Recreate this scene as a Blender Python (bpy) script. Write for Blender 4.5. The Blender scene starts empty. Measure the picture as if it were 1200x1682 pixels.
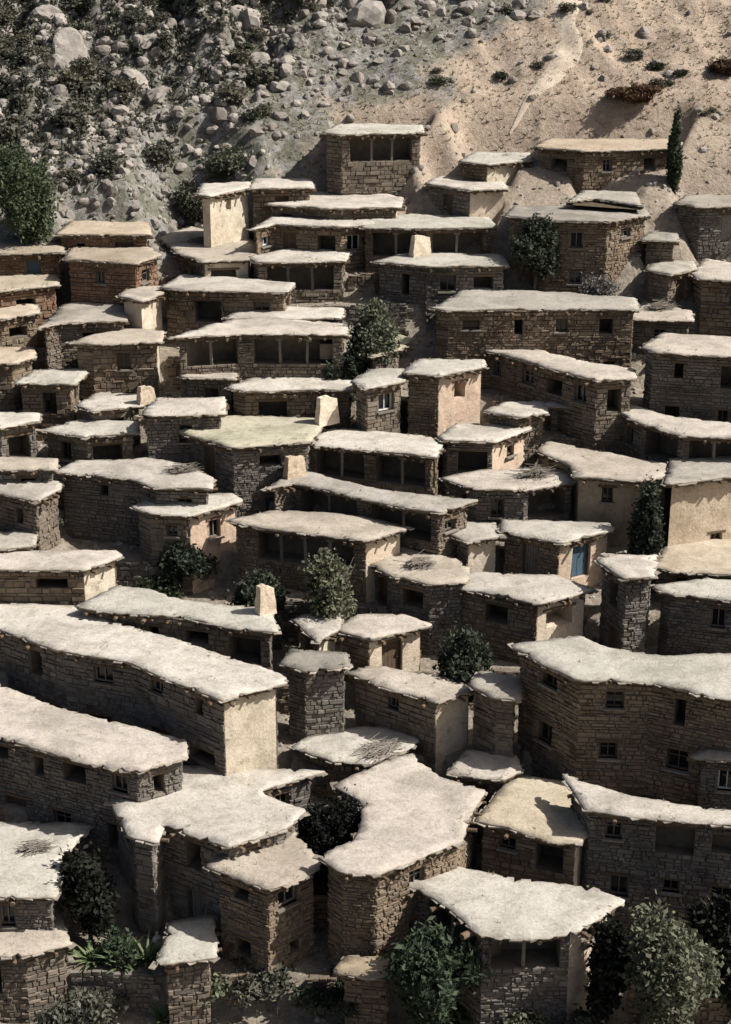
import bpy, bmesh, math, random
import numpy as np
from mathutils import Vector, noise as mnoise
from mathutils.geometry import delaunay_2d_cdt

rad = math.radians
SC = bpy.context.scene
COL = SC.collection

# ------------------------------------------------------------------ camera
CAM_Z = 46.0
FPX = 2600.0                    # focal length in pixels of the 1200 x 1682 photograph
PITCH = rad(19.5)               # looking down
cam_d = bpy.data.cameras.new('camera')
cam_d.sensor_fit = 'VERTICAL'
cam_d.angle = 2 * math.atan(841.0 / FPX)
cam_d.clip_start = 0.5
cam_d.clip_end = 3000
cam = bpy.data.objects.new('camera', cam_d)
cam.location = (0, 0, CAM_Z)
cam.rotation_euler = (rad(90) - PITCH, 0, 0)
COL.objects.link(cam)
SC.camera = cam

# ------------------------------------------------------------------ sky, sun, exposure
SUN_EL = rad(47)
SUN_AZ = rad(-8)                # 0 = from +x, positive = from behind the hill
sun_dir = Vector((math.cos(SUN_EL) * math.cos(SUN_AZ), math.cos(SUN_EL) * math.sin(SUN_AZ), math.sin(SUN_EL)))
W = bpy.data.worlds.new('World')
SC.world = W
W.use_nodes = True
wn = W.node_tree.nodes
sky = wn.new('ShaderNodeTexSky')
sky.sky_type = 'NISHITA'
sky.sun_disc = False
sky.sun_elevation = SUN_EL
sky.sun_rotation = math.atan2(sun_dir.x, sun_dir.y)
sky.air_density = 1.0
sky.dust_density = 5.0
wn['Background'].inputs['Strength'].default_value = 0.052
W.node_tree.links.new(sky.outputs[0], wn['Background'].inputs['Color'])
sun_l = bpy.data.lights.new('sun', 'SUN')
sun_l.energy = 4.6
sun_l.angle = rad(0.55)
sun_l.color = (1.0, 0.962, 0.90)
sun_o = bpy.data.objects.new('sun', sun_l)
sun_o.rotation_euler = sun_dir.to_track_quat('Z', 'Y').to_euler()
sun_o.location = (60, 40, 120)
COL.objects.link(sun_o)
SC.view_settings.view_transform = 'Standard'
SC.view_settings.look = 'None'
SC.view_settings.exposure = 0.53
SC.view_settings.gamma = 1.0
SC.view_settings.use_curve_mapping = False
SC.render.engine = 'CYCLES'
SC.cycles.max_bounces = 4
SC.cycles.diffuse_bounces = 2
SC.cycles.use_denoising = True

# ------------------------------------------------------------------ helpers: pixels, hill
cp, sp = math.cos(PITCH), math.sin(PITCH)


def ray(x, y):
    u = (x - 600.0) / FPX
    v = -(y - 841.0) / FPX
    return u, cp + v * sp, -sp + v * cp          # right, forward (y), up (z)


_Y = np.arange(-80, 900, 1.0)


def _slope(y):
    return np.interp(y, [-80, 8, 22, 40, 58, 112, 122, 150, 400, 900],
                     [0.0, 0.0, 0.12, 0.36, 0.46, 0.48, 0.62, 0.74, 0.5, 0.2])


_Z = np.cumsum(_slope(_Y))
_Z = _Z - np.interp(58, _Y, _Z) + 8.0


def hill(x, y):
    """smooth hillside height"""
    side = np.interp(y, [90, 125, 160], [0.0, 0.05, 0.10]) * np.asarray(x)
    return np.interp(y, _Y, _Z) + side


def ray_hill(x, y):
    a, b, c = ray(x, y)
    Ys = np.linspace(30, 400, 3000)
    t = Ys / b
    zr = CAM_Z + c * t
    zh = np.interp(Ys, _Y, _Z) + np.interp(Ys, [90, 125, 160], [0.0, 0.05, 0.10]) * a * t
    i = int(np.argmax(zh >= zr))
    return Vector((a * t[i], Ys[i], zh[i]))


def ray_plane(x, y, z):
    a, b, c = ray(x, y)
    t = (z - CAM_Z) / c
    return Vector((a * t, b * t, z))


def ray_y(x, y, Yd):
    a, b, c = ray(x, y)
    t = Yd / b
    return Vector((a * t, Yd, CAM_Z + c * t))


def ppm(P):
    """pixels per metre at a point"""
    d = P.y * cp - (P.z - CAM_Z) * sp
    return FPX / d


# ------------------------------------------------------------------ helpers: objects
def tag(o, label=None, cat=None, group=None, kind=None):
    if label: o['label'] = label
    if cat: o['category'] = cat
    if group: o['group'] = group
    if kind: o['kind'] = kind
    return o


def empty(name, loc):
    o = bpy.data.objects.new(name, None)
    o.location = loc
    o.empty_display_size = 0.3
    COL.objects.link(o)
    return o


def link(name, me, parent=None, loc=(0, 0, 0), rot=(0, 0, 0), scale=(1, 1, 1)):
    o = bpy.data.objects.new(name, me)
    o.location = loc
    o.rotation_euler = rot
    o.scale = scale
    if parent: o.parent = parent
    COL.objects.link(o)
    return o


def mesh_np(name, verts, faces, mats, mat_idx=None, smooth=False):
    """verts (n,3); faces: array (m,k) with one k, or list of lists"""
    me = bpy.data.meshes.new(name)
    verts = np.asarray(verts, dtype=np.float32)
    me.vertices.add(len(verts))
    me.vertices.foreach_set('co', verts.ravel())
    if isinstance(faces, np.ndarray):
        m, k = faces.shape
        tot = np.full(m, k, dtype=np.int32)
        idx = faces.ravel().astype(np.int32)
    else:
        tot = np.array([len(f) for f in faces], dtype=np.int32)
        idx = np.array([i for f in faces for i in f], dtype=np.int32)
        m = len(faces)
    me.loops.add(len(idx))
    me.loops.foreach_set('vertex_index', idx)
    me.polygons.add(m)
    me.polygons.foreach_set('loop_start', np.concatenate(([0], np.cumsum(tot)[:-1])).astype(np.int32))
    me.polygons.foreach_set('loop_total', tot)
    for mm in mats: me.materials.append(mm)
    if mat_idx is not None:
        me.polygons.foreach_set('material_index', np.asarray(mat_idx, dtype=np.int32))
    me.polygons.foreach_set('use_smooth', np.full(m, smooth))
    me.update(calc_edges=True)
    return me


# ------------------------------------------------------------------ materials
def new_mat(name, rough=0.95):
    m = bpy.data.materials.new(name)
    m.use_nodes = True
    nt = m.node_tree
    b = nt.nodes['Principled BSDF']
    b.inputs['Roughness'].default_value = rough
    b.inputs['Specular IOR Level'].default_value = 0.15
    return m, nt, b


def N(nt, t, **kw):
    n = nt.nodes.new(t)
    for k, v in kw.items():
        if k in n.inputs: n.inputs[k].default_value = v
        else: setattr(n, k, v)
    return n


def mixc(nt, fac, a, b, blend='MIX'):
    m = nt.nodes.new('ShaderNodeMix')
    m.data_type = 'RGBA'
    m.blend_type = blend
    for s, v in ((0, fac), (6, a), (7, b)):
        if hasattr(v, 'is_linked') or hasattr(v, 'links'): nt.links.new(v, m.inputs[s])
        elif s == 0: m.inputs[0].default_value = v
        else: m.inputs[s].default_value = (*v, 1)
    return m.outputs[2]


def ramp(nt, src, stops):
    r = nt.nodes.new('ShaderNodeValToRGB')
    e = r.color_ramp.elements
    while len(e) < len(stops): e.new(0.5)
    for el, (p, c) in zip(e, stops):
        el.position = p
        el.color = (*c, 1) if len(c) == 3 else c
    nt.links.new(src, r.inputs[0])
    return r.outputs[0]


def wcoord(nt):
    return nt.nodes.new('ShaderNodeNewGeometry').outputs['Position']


def nz(nt, scale, detail=4, rough=0.6, co=None, dist=0.0):
    n = nt.nodes.new('ShaderNodeTexNoise')
    n.inputs['Scale'].default_value = scale
    n.inputs['Detail'].default_value = detail
    n.inputs['Roughness'].default_value = rough
    n.inputs['Distortion'].default_value = dist
    nt.links.new(co if co is not None else wcoord(nt), n.inputs['Vector'])
    return n.outputs['Fac']


def bump(nt, b, h, strength=0.5, dist=0.05):
    bp = nt.nodes.new('ShaderNodeBump')
    bp.inputs['Strength'].default_value = strength
    bp.inputs['Distance'].default_value = dist
    nt.links.new(h, bp.inputs['Height'])
    nt.links.new(bp.outputs[0], b.inputs['Normal'])


def mat_mud(name, c1, c2, c3, fallen=None):
    m, nt, b = new_mat(name)
    big = nz(nt, 0.35, 6, 0.7, dist=0.5)
    fine = nz(nt, 7.0, 6, 0.75)
    spots = nz(nt, 1.3, 7, 0.78, dist=0.9)
    base = ramp(nt, big, [(0.3, tuple(v * .82 for v in c1)), (0.42, c1), (0.52, c2), (0.68, c3)])
    info = nt.nodes.new('ShaderNodeObjectInfo')
    tint = ramp(nt, info.outputs['Random'], [(0, (0.72, 0.70, 0.66)), (0.2, (1.02, 0.98, 0.93)), (0.4, (0.88, 0.88, 0.82)), (0.6, (1.06, 1.03, 0.97)), (0.8, (1.0, 0.94, 0.88)), (1, (0.82, 0.75, 0.66))])
    base = mixc(nt, 1.0, base, tint, 'MULTIPLY')
    dirt = ramp(nt, spots, [(0.46, (0, 0, 0)), (0.66, (0.75, 0.75, 0.75))])
    base = mixc(nt, dirt, base, mixc(nt, 0.5, base, (0.17, 0.15, 0.11)))
    moss = ramp(nt, nz(nt, 0.8, 6, 0.75, dist=0.4), [(0.58, (0, 0, 0)), (0.70, (0.45, 0.45, 0.45))])
    base = mixc(nt, moss, base, (0.24, 0.24, 0.15))
    speck = ramp(nt, fine, [(0.3, (0.70, 0.69, 0.66)), (0.56, (1, 1, 1))])
    base = mixc(nt, 0.85, base, speck, 'MULTIPLY')
    # shrinkage cracks
    vo = nt.nodes.new('ShaderNodeTexVoronoi')
    vo.feature = 'DISTANCE_TO_EDGE'
    vo.inputs['Scale'].default_value = 0.75
    wob = nt.nodes.new('ShaderNodeVectorMath'); wob.operation = 'MULTIPLY_ADD'
    nn_ = nt.nodes.new('ShaderNodeTexNoise'); nn_.inputs['Scale'].default_value = 1.6; nn_.inputs['Detail'].default_value = 4
    pos = wcoord(nt)
    nt.links.new(pos, nn_.inputs['Vector'])
    nt.links.new(nn_.outputs['Color'], wob.inputs[0]); wob.inputs[1].default_value = (1.2, 1.2, 1.2); nt.links.new(pos, wob.inputs[2])
    nt.links.new(wob.outputs[0], vo.inputs['Vector'])
    crack = ramp(nt, vo.outputs['Distance'], [(0.0, (0.72, 0.70, 0.66)), (0.025, (1, 1, 1))])
    base = mixc(nt, 0.6, base, crack, 'MULTIPLY')
    if fallen:                   # patches where the plaster has dropped off
        mask = ramp(nt, nz(nt, 0.9, 7, 0.72, dist=0.6), [(0.60, (0, 0, 0)), (0.65, (0.7, 0.7, 0.7))])
        base = mixc(nt, mask, base, mixc(nt, 0.7, fallen, ramp(nt, fine, [(0.35, tuple(v * .5 for v in fallen)), (0.6, fallen)])))
    nt.links.new(base, b.inputs['Base Color'])
    bump(nt, b, fine, 0.7, 0.07)
    return m


M = {}
M['mud'] = mat_mud('mud_roof', (0.42, 0.40, 0.375), (0.52, 0.495, 0.465), (0.56, 0.54, 0.515))
M['mud_warm'] = mat_mud('mud_roof_warm', (0.42, 0.36, 0.29), (0.48, 0.42, 0.35), (0.51, 0.46, 0.40))
M['mud_cream'] = mat_mud('mud_roof_cream', (0.54, 0.50, 0.42), (0.62, 0.58, 0.50), (0.65, 0.62, 0.54))
M['mud_green'] = mat_mud('mud_roof_mossy', (0.34, 0.34, 0.27), (0.45, 0.44, 0.36), (0.52, 0.50, 0.43))
M['mud_grey'] = mat_mud('mud_roof_grey', (0.28, 0.27, 0.25), (0.36, 0.345, 0.32), (0.45, 0.43, 0.40))
M['plaster'] = mat_mud('mud_plaster', (0.62, 0.54, 0.44), (0.70, 0.62, 0.52), (0.73, 0.66, 0.57), (0.24, 0.19, 0.14))
M['plaster_pink'] = mat_mud('pink_plaster', (0.58, 0.44, 0.34), (0.66, 0.52, 0.42), (0.69, 0.58, 0.48), (0.24, 0.19, 0.14))
M['path'] = mat_mud('trodden_path', (0.50, 0.44, 0.37), (0.58, 0.52, 0.45), (0.62, 0.57, 0.50))
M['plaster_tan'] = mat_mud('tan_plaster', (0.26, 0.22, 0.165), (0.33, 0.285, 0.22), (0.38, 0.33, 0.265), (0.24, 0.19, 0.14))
M['plaster_white'] = mat_mud('whitewash', (0.56, 0.54, 0.50), (0.64, 0.62, 0.58), (0.68, 0.66, 0.62), (0.24, 0.19, 0.14))


def mat_stone(name, cols, daub=None):
    m, nt, b = new_mat(name, 0.9)
    g = nt.nodes.new('ShaderNodeNewGeometry')
    per = ramp(nt, g.outputs['Random Per Island'], [(i / (len(cols) - 1), c) for i, c in enumerate(cols)])
    n1 = nz(nt, 5.0, 5, 0.7)
    n2 = nz(nt, 0.5, 5, 0.65, dist=0.5)
    c = mixc(nt, 0.75, per, ramp(nt, n1, [(0.3, (0.62, 0.6, 0.58)), (0.6, (1.05, 1.03, 1.0))]), 'MULTIPLY')
    c = mixc(nt, 0.9, c, ramp(nt, n2, [(0.35, (0.62, 0.58, 0.55)), (0.5, (0.95, 0.94, 0.93)), (0.65, (1.2, 1.17, 1.12))]), 'MULTIPLY')
    if daub:
        n3 = nz(nt, 1.1, 6, 0.72, dist=0.7)
        c = mixc(nt, ramp(nt, n3, [(0.47, (0, 0, 0)), (0.60, (0.8, 0.8, 0.8))]), c, mixc(nt, 0.6, daub, ramp(nt, n1, [(0.3, tuple(v * .6 for v in daub)), (0.7, daub)])))
    nt.links.new(c, b.inputs['Base Color'])
    bump(nt, b, n1, 0.5, 0.03)
    return m


M['stone'] = mat_stone('dry_stone', [(0.12, 0.10, 0.082), (0.165, 0.14, 0.115), (0.21, 0.18, 0.145), (0.14, 0.125, 0.11), (0.25, 0.215, 0.175)], (0.25, 0.205, 0.155))
M['stone_brown'] = mat_stone('brown_stone', [(0.135, 0.10, 0.072), (0.19, 0.145, 0.105), (0.23, 0.185, 0.14), (0.15, 0.125, 0.10), (0.27, 0.225, 0.175)], (0.28, 0.215, 0.15))
M['stone_grey'] = mat_stone('grey_stone', [(0.12, 0.11, 0.102), (0.16, 0.15, 0.138), (0.205, 0.19, 0.175), (0.14, 0.13, 0.125), (0.25, 0.235, 0.215)], (0.22, 0.19, 0.155))
M['stone_rust'] = mat_stone('rust_brown_stone', [(0.15, 0.09, 0.062), (0.20, 0.125, 0.085), (0.25, 0.165, 0.115), (0.17, 0.12, 0.09)], (0.29, 0.185, 0.125))
M['stone_edge'] = mat_stone('eave_stone', [(0.20, 0.18, 0.155), (0.30, 0.275, 0.24), (0.38, 0.35, 0.31)])
M['rock'] = mat_stone('hill_rock', [(0.22, 0.205, 0.19), (0.30, 0.28, 0.26), (0.38, 0.355, 0.33)])
m, nt, b = new_mat('mortar')
nt.links.new(ramp(nt, nz(nt, 3, 4), [(0.3, (0.12, 0.10, 0.08)), (0.7, (0.19, 0.16, 0.125))]), b.inputs['Base Color'])
M['mortar'] = m


def mat_wood(name, c1, c2):
    m, nt, b = new_mat(name, 0.85)
    g = nt.nodes.new('ShaderNodeObjectInfo')
    n = nz(nt, 9, 4, 0.7)
    c = ramp(nt, n, [(0.3, c1), (0.7, c2)])
    c = mixc(nt, 1, c, ramp(nt, g.outputs['Random'], [(0, (0.7, 0.7, 0.7)), (1, (1.1, 1.1, 1.1))]), 'MULTIPLY')
    nt.links.new(c, b.inputs['Base Color'])
    bump(nt, b, n, 0.4, 0.02)
    return m


M['edge'] = mat_wood('crumbling_clay_edge', (0.24, 0.20, 0.155), (0.44, 0.39, 0.325))
M['wood'] = mat_wood('old_wood', (0.09, 0.06, 0.04), (0.20, 0.145, 0.10))
M['wood_grey'] = mat_wood('weathered_wood', (0.16, 0.14, 0.12), (0.30, 0.27, 0.23))
M['paint_blue'] = mat_wood('blue_paint', (0.045, 0.085, 0.12), (0.09, 0.14, 0.18))
M['paint_white'] = mat_wood('white_paint', (0.55, 0.55, 0.53), (0.72, 0.71, 0.68))
M['bark'] = mat_wood('bark', (0.07, 0.055, 0.045), (0.16, 0.13, 0.10))
M['brush'] = mat_wood('brushwood', (0.06, 0.045, 0.03), (0.19, 0.145, 0.095))
m, nt, b = new_mat('window_glass', 0.12)
b.inputs['Base Color'].default_value = (0.012, 0.014, 0.018, 1)
b.inputs['Specular IOR Level'].default_value = 0.4
M['glass'] = m


def mat_leaf(name, cols):
    m, nt, b = new_mat(name, 0.7)
    g = nt.nodes.new('ShaderNodeNewGeometry')
    c = ramp(nt, g.outputs['Random Per Island'], [(i / (len(cols) - 1), c) for i, c in enumerate(cols)])
    info = nt.nodes.new('ShaderNodeObjectInfo')
    c = mixc(nt, 1, c, ramp(nt, info.outputs['Random'], [(0, (0.8, 0.85, 0.85)), (1, (1.15, 1.1, 1.0))]), 'MULTIPLY')
    nt.links.new(c, b.inputs['Base Color'])
    tr = nt.nodes.new('ShaderNodeBsdfTranslucent')
    nt.links.new(c, tr.inputs['Color'])
    mx = nt.nodes.new('ShaderNodeMixShader')
    mx.inputs[0].default_value = 0.2
    nt.links.new(b.outputs[0], mx.inputs[1])
    nt.links.new(tr.outputs[0], mx.inputs[2])
    nt.links.new(mx.outputs[0], nt.nodes['Material Output'].inputs['Surface'])
    return m


M['leaf'] = mat_leaf('green_leaves', [(0.038, 0.052, 0.032), (0.06, 0.078, 0.045), (0.09, 0.108, 0.065), (0.05, 0.07, 0.048)])
M['leaf_dark'] = mat_leaf('dark_leaves', [(0.03, 0.038, 0.028), (0.05, 0.06, 0.043), (0.075, 0.085, 0.06)])
M['leaf_black'] = mat_leaf('darkest_leaves', [(0.010, 0.011, 0.010), (0.015, 0.017, 0.014), (0.022, 0.024, 0.02)])  # near-black leaves; shade is put into this colour
M['leaf_grey'] = mat_leaf('grey_green_leaves', [(0.07, 0.08, 0.055), (0.115, 0.125, 0.09), (0.17, 0.175, 0.13)])
M['leaf_bare'] = mat_leaf('dry_twigs', [(0.13, 0.115, 0.115), (0.19, 0.17, 0.165), (0.25, 0.225, 0.21)])
M['leaf_scrub'] = mat_leaf('scrub_leaves', [(0.06, 0.06, 0.045), (0.115, 0.112, 0.088), (0.18, 0.172, 0.14)])
M['weed'] = mat_leaf('dry_weeds', [(0.17, 0.16, 0.09), (0.27, 0.24, 0.15), (0.36, 0.32, 0.22)])
M['leaf_ledge_shade'] = mat_leaf('ledge_shade_leaves', [(0.05, 0.03, 0.02), (0.09, 0.055, 0.035), (0.14, 0.09, 0.06)])  # dark red-brown that paints the shadow of the ledges
M['blade'] = mat_leaf('blade_leaves', [(0.08, 0.12, 0.06), (0.13, 0.18, 0.09), (0.2, 0.25, 0.14)])

# hillside soil: tan earth, greyer and stonier towards the crags
m, nt, b = new_mat('hillside_soil')
P = wcoord(nt)
sep = N(nt, 'ShaderNodeSeparateXYZ')
nt.links.new(P, sep.inputs[0])
# crag mask: ground up the hill and to the left of a slanting line is grey rock and scree
l1 = N(nt, 'ShaderNodeMath', operation='MULTIPLY'); nt.links.new(sep.outputs[0], l1.inputs[0]); l1.inputs[1].default_value = -0.75
l2 = N(nt, 'ShaderNodeMath', operation='ADD'); nt.links.new(sep.outputs[1], l2.inputs[0]); nt.links.new(l1.outputs[0], l2.inputs[1])
nb = nz(nt, 0.16, 5, 0.65)
l3 = N(nt, 'ShaderNodeMath', operation='MULTIPLY_ADD'); nt.links.new(nb, l3.inputs[0]); l3.inputs[1].default_value = 26.0; nt.links.new(l2.outputs[0], l3.inputs[2])
mp = N(nt, 'ShaderNodeMapRange'); nt.links.new(l3.outputs[0], mp.inputs[0])
mp.inputs[1].default_value = 126.0; mp.inputs[2].default_value = 130.0
fine = nz(nt, 2.6, 7, 0.72)
tiny = nz(nt, 9.0, 5, 0.7)
tan = ramp(nt, fine, [(0.3, (0.31, 0.24, 0.185)), (0.5, (0.43, 0.35, 0.285)), (0.7, (0.50, 0.43, 0.36))])
mid = nz(nt, 0.55, 6, 0.7, dist=0.8)
grey = ramp(nt, fine, [(0.3, (0.14, 0.133, 0.12)), (0.5, (0.26, 0.248, 0.232)), (0.68, (0.39, 0.372, 0.355))])
moss = ramp(nt, fine, [(0.3, (0.09, 0.09, 0.07)), (0.6, (0.20, 0.195, 0.155))])
grey = mixc(nt, ramp(nt, mid, [(0.44, (0, 0, 0)), (0.54, (1, 1, 1))]), grey, moss)
tanv = ramp(nt, nz(nt, 0.22, 5, 0.65, dist=1.0), [(0.32, (0.72, 0.68, 0.62)), (0.5, (0.95, 0.93, 0.9)), (0.66, (1.15, 1.12, 1.05))])
vil = N(nt, 'ShaderNodeMapRange'); nt.links.new(sep.outputs[1], vil.inputs[0])
vil.inputs[1].default_value = 116.0; vil.inputs[2].default_value = 100.0
trod = ramp(nt, fine, [(0.3, (0.17, 0.145, 0.11)), (0.5, (0.29, 0.25, 0.20)), (0.72, (0.42, 0.37, 0.31))])
c = mixc(nt, mp.outputs[0], mixc(nt, vil.outputs[0], mixc(nt, 1.0, tan, tanv, 'MULTIPLY'), trod), grey)
c = mixc(nt, 0.7, c, ramp(nt, tiny, [(0.3, (0.65, 0.64, 0.62)), (0.6, (1.05, 1.05, 1.05))]), 'MULTIPLY')
nt.links.new(c, b.inputs['Base Color'])
bump(nt, b, fine, 0.9, 0.25)
M['soil'] = m

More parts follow.
